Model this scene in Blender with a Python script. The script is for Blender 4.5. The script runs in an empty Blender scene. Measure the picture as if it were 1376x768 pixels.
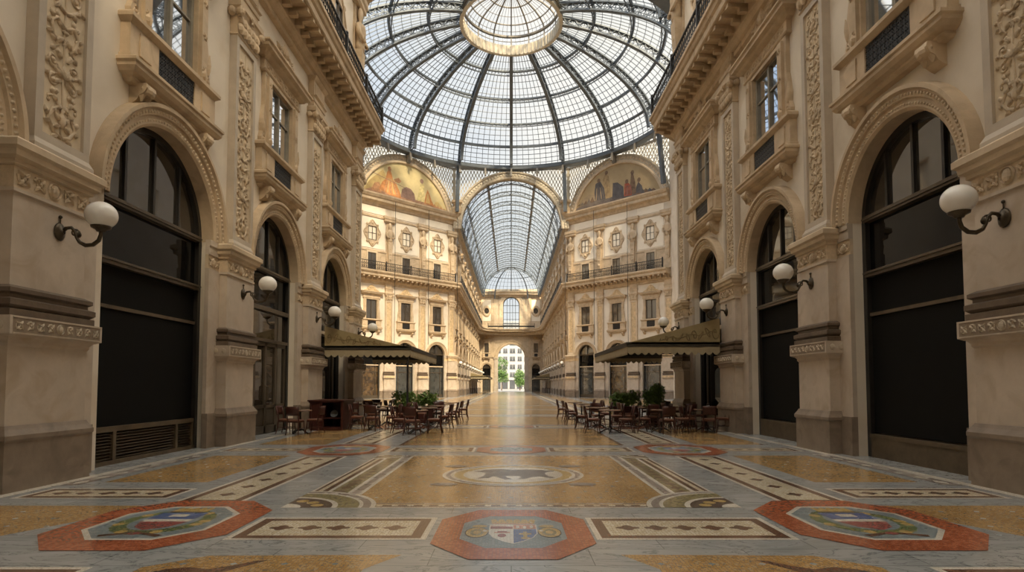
import bpy, math, random
from math import sin, cos, pi, sqrt, radians, atan2
from mathutils import Vector, Matrix
from mathutils.geometry import tessellate_polygon

SC = bpy.context.scene
COL = SC.collection
RND = random.Random(7)

# ------------------------------------------------------------------ mesh builder
class MB:
    def __init__(s):
        s.v = []; s.f = []; s.m = []; s.cur = 0
    def add(s, vs, fs):
        b = len(s.v); s.v.extend(vs)
        for f in fs:
            s.f.append(tuple(b + i for i in f)); s.m.append(s.cur)
    def box(s, x0, x1, y0, y1, z0, z1):
        s.add([(x0,y0,z0),(x1,y0,z0),(x1,y1,z0),(x0,y1,z0),(x0,y0,z1),(x1,y0,z1),(x1,y1,z1),(x0,y1,z1)],
              [(0,3,2,1),(4,5,6,7),(0,1,5,4),(1,2,6,5),(2,3,7,6),(3,0,4,7)])
    def bar(s, p, q, w, h=None, up=(0,0,1)):
        """box beam from p to q, w across, h along 'up'"""
        h = w if h is None else h
        p = Vector(p); q = Vector(q); d = (q-p)
        if d.length < 1e-6: return
        d.normalize(); up = Vector(up)
        sd = d.cross(up)
        if sd.length < 1e-3: sd = d.cross(Vector((1,0,0)))
        sd.normalize(); u = sd.cross(d)
        a = sd*(w/2); b = u*(h/2)
        vs = [tuple(c + e) for c in (p, q) for e in (-a-b, a-b, a+b, -a+b)]
        s.add(vs, [(0,1,2,3),(7,6,5,4),(0,4,5,1),(1,5,6,2),(2,6,7,3),(3,7,4,0)])
    def mould(s, x0, x1, yb, prof):
        """profile [(out,z)] swept round left side, front and right side of a block x0..x1 whose front is y=0+out"""
        n = len(prof); vs = []
        for o, z in prof:
            vs += [(x0-o, yb, z), (x0-o, o, z), (x1+o, o, z), (x1+o, yb, z)]
        fs = []
        for i in range(n-1):
            for k in range(3):
                a = i*4+k
                fs.append((a, a+1, a+5, a+4))
        fs.append((0,3,2,1)); t = (n-1)*4
        fs.append((t,t+1,t+2,t+3))
        s.add(vs, fs)
    def block(s, x0, x1, yb, yf, z0, z1):
        s.box(x0, x1, yb, yf, z0, z1)
    def prism_xz(s, poly, y0, y1):
        n = len(poly)
        vs = [(x, y0, z) for x, z in poly] + [(x, y1, z) for x, z in poly]
        tri = tessellate_polygon([[Vector((x, z, 0)) for x, z in poly]])
        fs = [tuple(t) for t in tri] + [tuple(n+i for i in reversed(t)) for t in tri]
        fs += [(i, (i+1) % n, n+(i+1) % n, n+i) for i in range(n)]
        s.add(vs, fs)
    def prism_yz(s, poly, x0, x1):
        n = len(poly)
        vs = [(x0, y, z) for y, z in poly] + [(x1, y, z) for y, z in poly]
        tri = tessellate_polygon([[Vector((x, z, 0)) for x, z in poly]])
        fs = [tuple(t) for t in tri] + [tuple(n+i for i in reversed(t)) for t in tri]
        fs += [(i, (i+1) % n, n+(i+1) % n, n+i) for i in range(n)]
        s.add(vs, fs)
    def flat(s, poly, z):
        tri = tessellate_polygon([[Vector((x, y, 0)) for x, y in poly]])
        vs = [(x, y, z) for x, y in poly]
        fs = []
        for a, b, c in tri:
            pa, pb, pc = poly[a], poly[b], poly[c]
            cr = (pb[0]-pa[0])*(pc[1]-pa[1])-(pb[1]-pa[1])*(pc[0]-pa[0])
            fs.append((a,b,c) if cr > 0 else (a,c,b))
        s.add(vs, fs)
    def flat_xz(s, poly, y):
        tri = tessellate_polygon([[Vector((x, z, 0)) for x, z in poly]])
        fs = []
        for a, b, c in tri:
            pa, pb, pc = poly[a], poly[b], poly[c]
            cr = (pb[0]-pa[0])*(pc[1]-pa[1])-(pb[1]-pa[1])*(pc[0]-pa[0])
            fs.append((a,b,c) if cr < 0 else (a,c,b))
        s.add([(x, y, z) for x, z in poly], fs)
    def tube(s, pts, rad, n=6, caps=True, sy=1.0):
        pts = [Vector(p) for p in pts]; m = len(pts)
        if not hasattr(rad, '__len__'): rad = [rad]*m
        t0 = (pts[1]-pts[0]).normalized()
        ref = Vector((0,1,0)) if abs(t0.y) < .9 else Vector((1,0,0))
        vs = []; nrm = None
        for i, p in enumerate(pts):
            t = (pts[min(i+1,m-1)] - pts[max(i-1,0)])
            if t.length < 1e-9: t = t0
            t.normalize()
            if nrm is None: nrm = (ref - t*ref.dot(t)).normalized()
            else:
                nrm = nrm - t*nrm.dot(t)
                if nrm.length < 1e-6: nrm = ref - t*ref.dot(t)
                nrm.normalize()
            b = t.cross(nrm)
            for k in range(n):
                a = 2*pi*k/n
                d = nrm*cos(a)*sy + b*sin(a)
                vs.append(tuple(p + d*rad[i]))
        fs = [(i*n+k, i*n+(k+1) % n, (i+1)*n+(k+1) % n, (i+1)*n+k) for i in range(m-1) for k in range(n)]
        if caps:
            fs.append(tuple(reversed(range(n)))); fs.append(tuple((m-1)*n+k for k in range(n)))
        s.add(vs, fs)
    def lathe(s, prof, n=16, c=(0,0,0), sx=1.0, sy=1.0):
        vs = []
        for r, z in prof:
            for k in range(n):
                a = 2*pi*k/n
                vs.append((c[0]+r*cos(a)*sx, c[1]+r*sin(a)*sy, c[2]+z))
        m = len(prof)
        fs = [(i*n+k, i*n+(k+1) % n, (i+1)*n+(k+1) % n, (i+1)*n+k) for i in range(m-1) for k in range(n)]
        if prof[0][0] > 1e-5: fs.append(tuple(reversed(range(n))))
        if prof[-1][0] > 1e-5: fs.append(tuple((m-1)*n+k for k in range(n)))
        s.add(vs, fs)
    def ball(s, c, r, n=10, m=6, sx=1, sy=1, sz=1):
        prof = [(max(1e-6, sin(pi*i/m))*r, -cos(pi*i/m)*r*sz) for i in range(m+1)]
        s.lathe(prof, n, c, sx, sy)
    def arch(s, cx, cz, prof, a0=0.0, a1=pi, n=24, sz=1.0):
        """profile [(radius, y)] swept along an arc in the xz plane"""
        m = len(prof); vs = []
        for i in range(n+1):
            a = a0+(a1-a0)*i/n
            for r, y in prof:
                vs.append((cx+r*cos(a), y, cz+r*sin(a)*sz))
        fs = [(i*m+k, i*m+k+1, (i+1)*m+k+1, (i+1)*m+k) for i in range(n) for k in range(m-1)]
        s.add(vs, fs)
    def leaf(s, x, z, ang, ln, wd, th, y):
        N = 4; vs = []
        ca, sa = cos(ang), sin(ang)
        for i in range(N+1):
            t = i/N; w = wd*.5*max(.08, sin(pi*min(1, t*.9+.08)))
            hgt = th*(.35+.65*sin(pi*min(1, t+.1)))
            l = ln*t
            for off, hh in ((-w, 0), (-w*.45, hgt*.8), (0, hgt*.55), (w*.45, hgt*.8), (w, 0)):
                vs.append((x+l*ca-off*sa, y+hh, z+l*sa+off*ca))
        fs = [(i*5+k, i*5+k+1, i*5+k+6, i*5+k+5) for i in range(N) for k in range(4)]
        s.add(vs, fs)
    def sweep(s, path, prof, closed=False):
        """prof [(out,z)] along polyline path in xy; out is to the right of travel; mitred"""
        P = [Vector((p[0], p[1])) for p in path]; n = len(P); vs = []; m = len(prof)
        for i in range(n):
            ns = []
            if i > 0 or closed:
                d = (P[i]-P[i-1]).normalized(); ns.append(Vector((d.y, -d.x)))
            if i < n-1 or closed:
                d = (P[(i+1) % n]-P[i]).normalized(); ns.append(Vector((d.y, -d.x)))
            if len(ns) == 2:
                b = (ns[0]+ns[1]).normalized(); k = 1/max(.3, b.dot(ns[0])); nn = b*k
            else: nn = ns[0]
            for o, z in prof:
                vs.append((P[i].x+nn.x*o, P[i].y+nn.y*o, z))
        cnt = n if closed else n-1
        fs = [(i*m+k, ((i+1) % n)*m+k, ((i+1) % n)*m+k+1, i*m+k+1) for i in range(cnt) for k in range(m-1)]
        s.add(vs, fs)
        if not closed:
            s.f.append(tuple(len(s.v)-m+k for k in range(m))); s.m.append(s.cur)
            s.f.append(tuple(len(s.v)-n*m+k for k in reversed(range(m)))); s.m.append(s.cur)
    def build(s, name, mats, parent=None, smooth=False, loc=None, rz=0.0, auto=None):
        me = bpy.data.meshes.new(name)
        me.from_pydata([tuple(v) for v in s.v], [], s.f)
        if not isinstance(mats, (list, tuple)): mats = [mats]
        for m in mats: me.materials.append(m)
        if len(mats) > 1: me.polygons.foreach_set('material_index', s.m)
        if smooth: me.polygons.foreach_set('use_smooth', [True]*len(me.polygons))
        me.update()
        o = bpy.data.objects.new(name, me); COL.objects.link(o)
        if parent is not None: o.parent = parent
        if loc is not None: o.location = loc
        o.rotation_euler.z = rz
        return o

def tag(o, label=None, cat=None, group=None, kind=None):
    if label: o['label'] = label
    if cat: o['category'] = cat
    if group: o['group'] = group
    if kind: o['kind'] = kind
    return o

def thing(name, label, cat, loc=(0,0,0), rz=0.0, group=None, scale=None):
    o = bpy.data.objects.new(name, None); COL.objects.link(o)
    o.empty_display_size = .2
    o.location = loc; o.rotation_euler.z = rz
    if scale: o.scale = scale
    return tag(o, label, cat, group)

def dup(root, loc=None, rz=None, label=None, group=None, scale=None):
    def cp(o, parent):
        c = o.copy(); COL.objects.link(c)
        if parent is not None: c.parent = parent
        for ch in list(o.children): cp(ch, c)
        return c
    r = cp(root, None)
    if loc is not None: r.location = loc
    if rz is not None: r.rotation_euler.z = rz
    if scale: r.scale = scale
    if label: r['label'] = label
    if group: r['group'] = group
    return r

class Proto:
    """build once, then copy"""
    def __init__(s, fn): s.fn = fn; s.root = None
    def put(s, loc, rz, label, group=None, scale=None):
        if s.root is None:
            s.root = s.fn(); r = s.root
            r.location = loc; r.rotation_euler.z = rz; r['label'] = label
            if group: r['group'] = group
            if scale: r.scale = scale
            return r
        return dup(s.root, loc, rz, label, group, scale)

# ------------------------------------------------------------------ materials
def _new(name):
    m = bpy.data.materials.new(name); m.use_nodes = True
    nt = m.node_tree; b = nt.nodes['Principled BSDF']
    return m, nt, b
def _pos(nt):
    return nt.nodes.new('ShaderNodeNewGeometry').outputs['Position']
def mat(name, col, rough=.6, var=.12, scale=2.0, bump=0.0, bscale=25.0, metal=0.0, ior=1.45, stain=None, stain_scale=.8):
    m, nt, b = _new(name); L = nt.links.new
    b.inputs['Roughness'].default_value = rough; b.inputs['Metallic'].default_value = metal
    b.inputs['IOR'].default_value = ior
    pos = _pos(nt)
    no = nt.nodes.new('ShaderNodeTexNoise'); no.inputs['Scale'].default_value = scale; no.inputs['Detail'].default_value = 6
    no.inputs['Roughness'].default_value = .65
    L(pos, no.inputs['Vector'])
    cr = nt.nodes.new('ShaderNodeValToRGB')
    cr.color_ramp.elements[0].position = .3; cr.color_ramp.elements[1].position = .7
    cr.color_ramp.elements[0].color = tuple(c*(1-var) for c in col)+(1,)
    cr.color_ramp.elements[1].color = tuple(min(1, c*(1+var)) for c in col)+(1,)
    L(no.outputs['Fac'], cr.inputs['Fac'])
    out = cr.outputs['Color']
    if stain:
        n2 = nt.nodes.new('ShaderNodeTexNoise'); n2.inputs['Scale'].default_value = stain_scale; n2.inputs['Detail'].default_value = 8
        n2.inputs['Distortion'].default_value = 1.2
        L(pos, n2.inputs['Vector'])
        r2 = nt.nodes.new('ShaderNodeValToRGB'); r2.color_ramp.elements[0].position = .5; r2.color_ramp.elements[1].position = .72
        L(n2.outputs['Fac'], r2.inputs['Fac'])
        mx = nt.nodes.new('ShaderNodeMix'); mx.data_type = 'RGBA'
        L(r2.outputs['Color'], mx.inputs[0]); L(out, mx.inputs[6]); mx.inputs[7].default_value = tuple(stain)+(1,)
        out = mx.outputs[2]
    L(out, b.inputs['Base Color'])
    if bump:
        n3 = nt.nodes.new('ShaderNodeTexNoise'); n3.inputs['Scale'].default_value = bscale; n3.inputs['Detail'].default_value = 5
        L(pos, n3.inputs['Vector'])
        bp = nt.nodes.new('ShaderNodeBump'); bp.inputs['Strength'].default_value = bump; bp.inputs['Distance'].default_value = .03
        L(n3.outputs['Fac'], bp.inputs['Height']); L(bp.outputs['Normal'], b.inputs['Normal'])
    return m
def mosaic(name, cols, scale=32.0, rough=.18, grout=(.2,.17,.13), gw=.06, ior=1.5):
    m, nt, b = _new(name); L = nt.links.new
    b.inputs['Roughness'].default_value = rough; b.inputs['IOR'].default_value = ior
    pos = _pos(nt)
    v1 = nt.nodes.new('ShaderNodeTexVoronoi'); v1.inputs['Scale'].default_value = scale; v1.inputs['Randomness'].default_value = .55
    v2 = nt.nodes.new('ShaderNodeTexVoronoi'); v2.feature = 'DISTANCE_TO_EDGE'; v2.inputs['Scale'].default_value = scale; v2.inputs['Randomness'].default_value = .55
    L(pos, v1.inputs['Vector']); L(pos, v2.inputs['Vector'])
    sp = nt.nodes.new('ShaderNodeSeparateColor'); L(v1.outputs['Color'], sp.inputs[0])
    cr = nt.nodes.new('ShaderNodeValToRGB'); cr.color_ramp.interpolation = 'CONSTANT'
    n = len(cols)
    while len(cr.color_ramp.elements) < n: cr.color_ramp.elements.new(.5)
    for i, (p, c) in enumerate(cols):
        cr.color_ramp.elements[i].position = p; cr.color_ramp.elements[i].color = tuple(c)+(1,)
    L(sp.outputs[0], cr.inputs['Fac'])
    lt = nt.nodes.new('ShaderNodeMath'); lt.operation = 'LESS_THAN'; lt.inputs[1].default_value = gw
    L(v2.outputs['Distance'], lt.inputs[0])
    mx = nt.nodes.new('ShaderNodeMix'); mx.data_type = 'RGBA'
    L(lt.outputs[0], mx.inputs[0]); L(cr.outputs['Color'], mx.inputs[6]); mx.inputs[7].default_value = tuple(grout)+(1,)
    # large worn patches
    no = nt.nodes.new('ShaderNodeTexNoise'); no.inputs['Scale'].default_value = .9; no.inputs['Detail'].default_value = 5
    L(pos, no.inputs['Vector'])
    mp = nt.nodes.new('ShaderNodeMapRange'); mp.inputs[1].default_value = .3; mp.inputs[2].default_value = .7; mp.inputs[3].default_value = .84; mp.inputs[4].default_value = 1.1
    L(no.outputs['Fac'], mp.inputs[0])
    hs = nt.nodes.new('ShaderNodeHueSaturation'); L(mp.outputs[0], hs.inputs['Value']); L(mx.outputs[2], hs.inputs['Color'])
    L(hs.outputs['Color'], b.inputs['Base Color'])
    rr = nt.nodes.new('ShaderNodeMapRange'); rr.inputs[3].default_value = rough*.7; rr.inputs[4].default_value = rough*1.5
    L(no.outputs['Fac'], rr.inputs[0]); L(rr.outputs[0], b.inputs['Roughness'])
    return m
def marble(name, base, vein, rough=.2):
    m, nt, b = _new(name); L = nt.links.new
    pos = _pos(nt)
    mp = nt.nodes.new('ShaderNodeMapping'); mp.inputs['Rotation'].default_value = (0,0,.5); mp.inputs['Scale'].default_value = (.7,1.8,1)
    L(pos, mp.inputs['Vector'])
    no = nt.nodes.new('ShaderNodeTexNoise'); no.inputs['Scale'].default_value = 1.6; no.inputs['Detail'].default_value = 9; no.inputs['Roughness'].default_value = .62
    no.inputs['Distortion'].default_value = 1.6
    L(mp.outputs[0], no.inputs['Vector'])
    cr = nt.nodes.new('ShaderNodeValToRGB'); e = cr.color_ramp.elements
    e[0].position = .28; e[0].color = tuple(c*.75 for c in base)+(1,)
    e[1].position = .8; e[1].color = tuple(min(1,c*1.18) for c in base)+(1,)
    k = e.new(.485); k.color = tuple(base)+(1,)
    k = e.new(.50); k.color = tuple(vein)+(1,)
    k = e.new(.525); k.color = tuple(base)+(1,)
    L(no.outputs['Fac'], cr.inputs['Fac'])
    # slab joints
    bk = nt.nodes.new('ShaderNodeTexBrick'); bk.inputs['Scale'].default_value = 1.0
    bk.inputs['Mortar Size'].default_value = .004; bk.inputs['Brick Width'].default_value = 1.45; bk.inputs['Row Height'].default_value = .52
    bk.inputs['Color1'].default_value = (1,1,1,1); bk.inputs['Color2'].default_value = (.84,.85,.87,1); bk.inputs['Mortar'].default_value = (.4,.4,.42,1)
    L(pos, bk.inputs['Vector'])
    mx = nt.nodes.new('ShaderNodeMix'); mx.data_type = 'RGBA'; mx.blend_type = 'MULTIPLY'; mx.inputs[0].default_value = 1
    L(cr.outputs['Color'], mx.inputs[6]); L(bk.outputs['Color'], mx.inputs[7])
    L(mx.outputs[2], b.inputs['Base Color'])
    b.inputs['Roughness'].default_value = rough; b.inputs['IOR'].default_value = 1.5
    return m
def skyglass(name, tint, gloss=.08):
    m, nt, b = _new(name); L = nt.links.new
    nt.nodes.remove(b); out = nt.nodes['Material Output']
    t = nt.nodes.new('ShaderNodeBsdfTransparent'); t.inputs[0].default_value = tuple(tint)+(1,)
    g = nt.nodes.new('ShaderNodeBsdfGlossy'); g.inputs['Roughness'].default_value = .05; g.inputs[0].default_value = (.9,.9,.9,1)
    x = nt.nodes.new('ShaderNodeMixShader'); x.inputs[0].default_value = gloss
    L(t.outputs[0], x.inputs[1]); L(g.outputs[0], x.inputs[2]); L(x.outputs[0], out.inputs[0])
    return m
def mirrorglass(name, col, refl, rough=.03, tint=(.9,.92,.95), ior=1.5, bump=.05, glimpse=None):
    """window pane seen from outside against a dark room: dark body with a strong reflection"""
    m, nt, b = _new(name); L = nt.links.new
    b.inputs['Base Color'].default_value = tuple(col)+(1,); b.inputs['Roughness'].default_value = .3; b.inputs['Specular IOR Level'].default_value = 0
    g = nt.nodes.new('ShaderNodeBsdfGlossy'); g.inputs['Roughness'].default_value = rough; g.inputs[0].default_value = tuple(tint)+(1,)
    pos = _pos(nt)
    if glimpse:
        n4 = nt.nodes.new('ShaderNodeTexNoise'); n4.inputs['Scale'].default_value = 2.2; n4.inputs['Detail'].default_value = 9; L(pos, n4.inputs['Vector'])
        r4 = nt.nodes.new('ShaderNodeValToRGB'); r4.color_ramp.elements[0].position = .40; r4.color_ramp.elements[1].position = .80
        r4.color_ramp.elements[0].color = tuple(col)+(1,); r4.color_ramp.elements[1].color = tuple(glimpse)+(1,)
        L(n4.outputs['Fac'], r4.inputs['Fac']); L(r4.outputs['Color'], b.inputs['Base Color'])
    no = nt.nodes.new('ShaderNodeTexNoise'); no.inputs['Scale'].default_value = .9; no.inputs['Detail'].default_value = 1
    L(pos, no.inputs['Vector'])
    bp = nt.nodes.new('ShaderNodeBump'); bp.inputs['Strength'].default_value = bump; bp.inputs['Distance'].default_value = .05
    L(no.outputs['Fac'], bp.inputs['Height']); L(bp.outputs['Normal'], g.inputs['Normal'])
    f = nt.nodes.new('ShaderNodeFresnel'); f.inputs[0].default_value = ior
    ad = nt.nodes.new('ShaderNodeMath'); ad.operation = 'ADD'; ad.inputs[1].default_value = refl; ad.use_clamp = True
    L(f.outputs[0], ad.inputs[0])
    x = nt.nodes.new('ShaderNodeMixShader'); L(ad.outputs[0], x.inputs[0])
    L(b.outputs[0], x.inputs[1]); L(g.outputs[0], x.inputs[2]); L(x.outputs[0], nt.nodes['Material Output'].inputs[0])
    return m

M = {}
M['plaster'] = mat('cream_plaster', (.73,.655,.55), .75, .07, .7, .03, 9, stain=(.64,.55,.43), stain_scale=.5)
M['white_plaster'] = mat('white_plaster', (.84,.76,.63), .7, .05, .8)
M['gold'] = mat('golden_limestone', (.545,.425,.29), .65, .18, 1.3, .12, 30, stain=(.42,.315,.205), stain_scale=1.4)
M['ochre'] = mat('ochre_limestone', (.60,.485,.345), .65, .18, 1.0, .1, 26, stain=(.48,.375,.255), stain_scale=1.0)
M['relief'] = mat('carved_limestone', (.57,.455,.32), .7, .22, 4.0, .2, 40)
M['ground'] = mat('relief_ground', (.64,.53,.38), .75, .12, 3.0, .05, 30)
M['carve'] = mat('distant_carving', (.60,.45,.27), .7, .3, 3.5, .9, 7)
M['pier'] = mat('pier_limestone', (.54,.46,.375), .6, .14, 1.1, .05, 14, stain=(.45,.36,.265), stain_scale=1.6)
M['plinth'] = mat('plinth_granite', (.25,.195,.148), .45, .2, 2.2, .05, 40, stain=(.185,.142,.105), stain_scale=2.0)
M['darkmould'] = mat('dark_moulding', (.135,.10,.072), .5, .25, 3.0, .1, 30)
M['stone_grey'] = mat('grey_marble_strip', (.50,.43,.345), .5, .12, 1.8)
M['iron'] = mat('black_iron', (.018,.017,.017), .45, .2, 8)
M['bronze'] = mat('bronze_bracket', (.075,.058,.038), .4, .25, 12, metal=.6)
M['frame'] = mat('bronze_frame', (.10,.078,.055), .35, .15, 5, metal=.3)
M['sash'] = mat('grey_sash', (.25,.23,.19), .5, .15, 5)
M['framedark'] = mat('dark_frame', (.022,.020,.018), .4, .15, 5)
M['blind'] = mat('black_panel', (.0075,.0075,.0068), .7, .1, 3, ior=1.2)
M['wood'] = mat('brown_wood', (.10,.072,.042), .5, .3, 4)
M['globe'] = mat('opal_globe', (.86,.84,.80), .12, .02, 2)
M['steel'] = mat('dome_iron', (.13,.15,.17), .5, .15, 3, metal=.2)
M['steeltan'] = mat('tan_painted_iron', (.56,.50,.39), .5, .15, 3)
M['archgrey'] = mat('grey_carved_arch', (.46,.40,.31), .7, .3, 3.5, .9, 7)
M['steelwarm'] = mat('warm_grey_iron', (.20,.18,.15), .5, .15, 3)
M['skyglass'] = skyglass('dome_glass', (.93,.96,.99), .06)
M['vaultglass'] = skyglass('vault_glass', (.86,.90,.93), .06)
def frosted(name, col, clear):
    m, nt, b = _new(name); L = nt.links.new
    nt.nodes.remove(b)
    t = nt.nodes.new('ShaderNodeBsdfTranslucent'); t.inputs[0].default_value = tuple(col)+(1,)
    g = nt.nodes.new('ShaderNodeBsdfTransparent'); g.inputs[0].default_value = (clear,clear,clear,1)
    x = nt.nodes.new('ShaderNodeAddShader'); L(t.outputs[0], x.inputs[0]); L(g.outputs[0], x.inputs[1]); L(x.outputs[0], nt.nodes['Material Output'].inputs[0])
    return m
M['flatglass'] = frosted('added_skylight_glass', (.22,.23,.24), .25)  # unseen skylight glass, frosted to add light and bright window reflections
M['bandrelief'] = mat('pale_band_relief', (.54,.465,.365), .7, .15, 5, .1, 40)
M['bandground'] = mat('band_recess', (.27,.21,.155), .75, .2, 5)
M['diffuserglass'] = frosted('frosted_vault_glass', (.58,.595,.60), .08)  # frosting put on the unseen vault to spread sun over the near arm
M['spandrel'] = skyglass('spandrel_glass', (.95,.93,.87), .05)
M['winglass'] = mirrorglass('upper_window_glass', (.05,.055,.06), .72, .02, bump=.03)
M['winfar'] = mirrorglass('far_window_glass', (.055,.05,.045), .16, .06)
M['winupper'] = mirrorglass('top_window_glass', (.16,.18,.2), .5, .06)
M['shopglass'] = mirrorglass('lunette_glass', (.035,.03,.024), .11, .03, ior=1.3)
M['darkglass'] = mirrorglass('dark_shop_glass', (.006,.006,.006), .012, .03, ior=1.22)
M['doorglass'] = mirrorglass('door_glass', (.035,.026,.017), .10, .03)
M['display'] = mirrorglass('display_glass', (.05,.052,.05), .10, .05, glimpse=(.085,.088,.082))
M['warmdisplay'] = mirrorglass('warm_display_glass', (.035,.022,.012), .10, .05, glimpse=(.20,.12,.05))  # gold blotches paint glimpsed warm lights into the pane colour
M['curtain'] = mat('grey_curtain', (.20,.19,.165), .8, .2, 6)
M['chair'] = mat('red_brown_wood', (.062,.02,.014), .35, .25, 8)
M['seat'] = mat('tan_seat', (.18,.08,.048), .5, .2, 8)
M['tabletop'] = mat('table_top', (.20,.12,.08), .25, .2, 6)
M['castiron'] = mat('cast_iron_base', (.03,.022,.018), .45, .2, 10)
M['counter'] = mat('mahogany_counter', (.055,.015,.011), .35, .3, 5)
M['awning'] = mat('olive_awning', (.31,.245,.13), .85, .1, 4, .05, 80)
M['awnband'] = mat('awning_band', (.045,.036,.024), .8, .1, 4)
M['valance'] = mat('awning_valance', (.38,.32,.21), .85, .1, 4)
M['scroll'] = mat('awning_scroll', (.22,.165,.08), .85, .1, 4)
M['leaf'] = mat('leaf_green', (.13,.23,.05), .5, .5, 9)
M['leafout'] = mat('tree_leaf', (.10,.19,.045), .6, .5, 3)
M['bark'] = mat('bark', (.1,.07,.045), .8, .3, 4)
M['bwhite'] = mat('white_facade', (.36,.357,.35), .7, .05, .3)
M['bwin'] = mat('facade_window', (.075,.082,.09), .2, .2, .4)
M['asphalt'] = mat('asphalt', (.2,.195,.19), .8, .15, 1)
M['whiteware'] = mat('white_ware', (.8,.8,.78), .3, .02, 3)
# floor
M['marble'] = marble('grey_marble', (.40,.41,.405), (.18,.19,.20))
M['f_ochre'] = mosaic('ochre_mosaic', [(0,(.50,.30,.105)),(.3,(.56,.35,.14)),(.6,(.44,.25,.08)),(.9,(.50,.36,.19))], 30, .16)
M['f_red'] = mosaic('red_mosaic', [(0,(.42,.12,.05)),(.35,(.50,.165,.075)),(.7,(.36,.095,.04))], 30, .18, (.2,.1,.07))
M['f_cream'] = mosaic('cream_mosaic', [(0,(.70,.63,.47)),(.4,(.62,.54,.38)),(.75,(.74,.68,.55))], 28, .18, (.36,.30,.22), .07)
M['f_white'] = mosaic('white_mosaic', [(0,(.74,.70,.62)),(.5,(.68,.63,.54))], 30, .18, (.4,.36,.3), .05)
M['f_brown'] = mosaic('brown_mosaic', [(0,(.13,.065,.04)),(.4,(.18,.09,.055)),(.8,(.10,.05,.03))], 28, .18, (.2,.14,.1), .05)
M['f_dark'] = mosaic('dark_mosaic', [(0,(.085,.06,.05)),(.5,(.12,.085,.07))], 30, .18, (.15,.12,.1), .05)
M['f_olive'] = mosaic('olive_mosaic', [(0,(.25,.22,.10)),(.4,(.34,.29,.15)),(.8,(.18,.17,.08))], 30, .18)
M['f_blue'] = mosaic('slate_mosaic', [(0,(.21,.26,.28)),(.5,(.27,.31,.32))], 32, .25, (.18,.19,.19))
M['f_royal'] = mosaic('blue_mosaic', [(0,(.06,.11,.30)),(.5,(.10,.16,.36))], 36, .25)
M['f_green'] = mosaic('green_mosaic', [(0,(.07,.13,.045)),(.35,(.13,.19,.07)),(.7,(.26,.24,.09))], 36, .25)
M['f_gold'] = mosaic('gold_mosaic', [(0,(.48,.32,.08)),(.5,(.58,.42,.16))], 36, .25)
M['f_rose'] = mosaic('rose_mosaic', [(0,(.60,.30,.22)),(.5,(.5,.2,.14))], 36, .25)
M['f_maroon'] = mosaic('maroon_mosaic', [(0,(.28,.06,.06)),(.5,(.34,.09,.08))], 36, .25)
M['f_beast'] = mosaic('beast_mosaic', [(0,(.10,.075,.068)),(.5,(.13,.10,.09))], 32, .25)
M['f_grey'] = mosaic('grey_mosaic', [(0,(.25,.21,.19)),(.5,(.30,.26,.235))], 32, .25)
# ------------------------------------------------------------------ camera
F = 800.0
PITCH = radians(2.8)
cam_d = bpy.data.cameras.new('camera'); cam = bpy.data.objects.new('camera', cam_d); COL.objects.link(cam)
cam_d.sensor_fit = 'HORIZONTAL'; cam_d.sensor_width = 36; cam_d.lens = F/1376*36
cam.location = (0, 0, 1.55); cam.rotation_euler = (pi/2+PITCH, 0, 0)
cam_d.shift_y = (133-F*math.tan(PITCH))/1376; cam_d.shift_x = 1/1376
cam_d.clip_start = .05; cam_d.clip_end = 1000
SC.camera = cam
SC.view_settings.view_transform = 'Standard'; SC.view_settings.look = 'None'
SC.view_settings.gamma = 1.0; SC.view_settings.use_curve_mapping = False
SC.view_settings.exposure = .40
cy = SC.cycles
cy.max_bounces = 10; cy.diffuse_bounces = 5; cy.glossy_bounces = 4; cy.transparent_max_bounces = 24
cy.sample_clamp_indirect = 6.0; cy.caustics_reflective = False; cy.caustics_refractive = False
cy.use_denoising = True

# ------------------------------------------------------------------ sky, sun and added fill
w = bpy.data.worlds.new('sky'); SC.world = w; w.use_nodes = True
nt = w.node_tree; L = nt.links.new; bg = nt.nodes['Background']
tc = nt.nodes.new('ShaderNodeTexCoord'); sx = nt.nodes.new('ShaderNodeSeparateXYZ'); L(tc.outputs['Generated'], sx.inputs[0])
hr = nt.nodes.new('ShaderNodeMapRange'); hr.inputs[1].default_value = -.42; hr.inputs[2].default_value = .18
L(sx.outputs['X'], hr.inputs[0])
no = nt.nodes.new('ShaderNodeTexNoise'); no.inputs['Scale'].default_value = 3.0; no.inputs['Detail'].default_value = 6
L(tc.outputs['Generated'], no.inputs['Vector'])
nr = nt.nodes.new('ShaderNodeMapRange'); nr.inputs[1].default_value = .42; nr.inputs[2].default_value = .68; nr.inputs[3].default_value = 0; nr.inputs[4].default_value = .40
L(no.outputs['Fac'], nr.inputs[0])
ad = nt.nodes.new('ShaderNodeMath'); ad.operation = 'ADD'; ad.use_clamp = True
L(hr.outputs[0], ad.inputs[0]); L(nr.outputs[0], ad.inputs[1])
mx = nt.nodes.new('ShaderNodeMix'); mx.data_type = 'RGBA'
mx.inputs[6].default_value = (.55, .70, .90, 1); mx.inputs[7].default_value = (1.12, 1.08, 1.0, 1)
L(ad.outputs[0], mx.inputs[0]); L(mx.outputs[2], bg.inputs['Color'])
bg.inputs['Strength'].default_value = .74

def sun(name, direction, energy, angle, col):
    d = bpy.data.lights.new(name, 'SUN'); d.energy = energy; d.angle = radians(angle); d.color = col
    o = bpy.data.objects.new(name, d); COL.objects.link(o)
    o.rotation_euler = Vector(direction).to_track_quat('-Z', 'Y').to_euler()
    o.location = (0, 58, 60)
    return o
sun('sun', (-.27, .62, -.70), 7.8, 6, (1, .80, .52))
sun('overhead_fill_sun', (0.0, .25, -1), 4.6, 110, (1, .96, .915))  # broad overhead fill, added to brighten the interior beyond the sky

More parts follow.
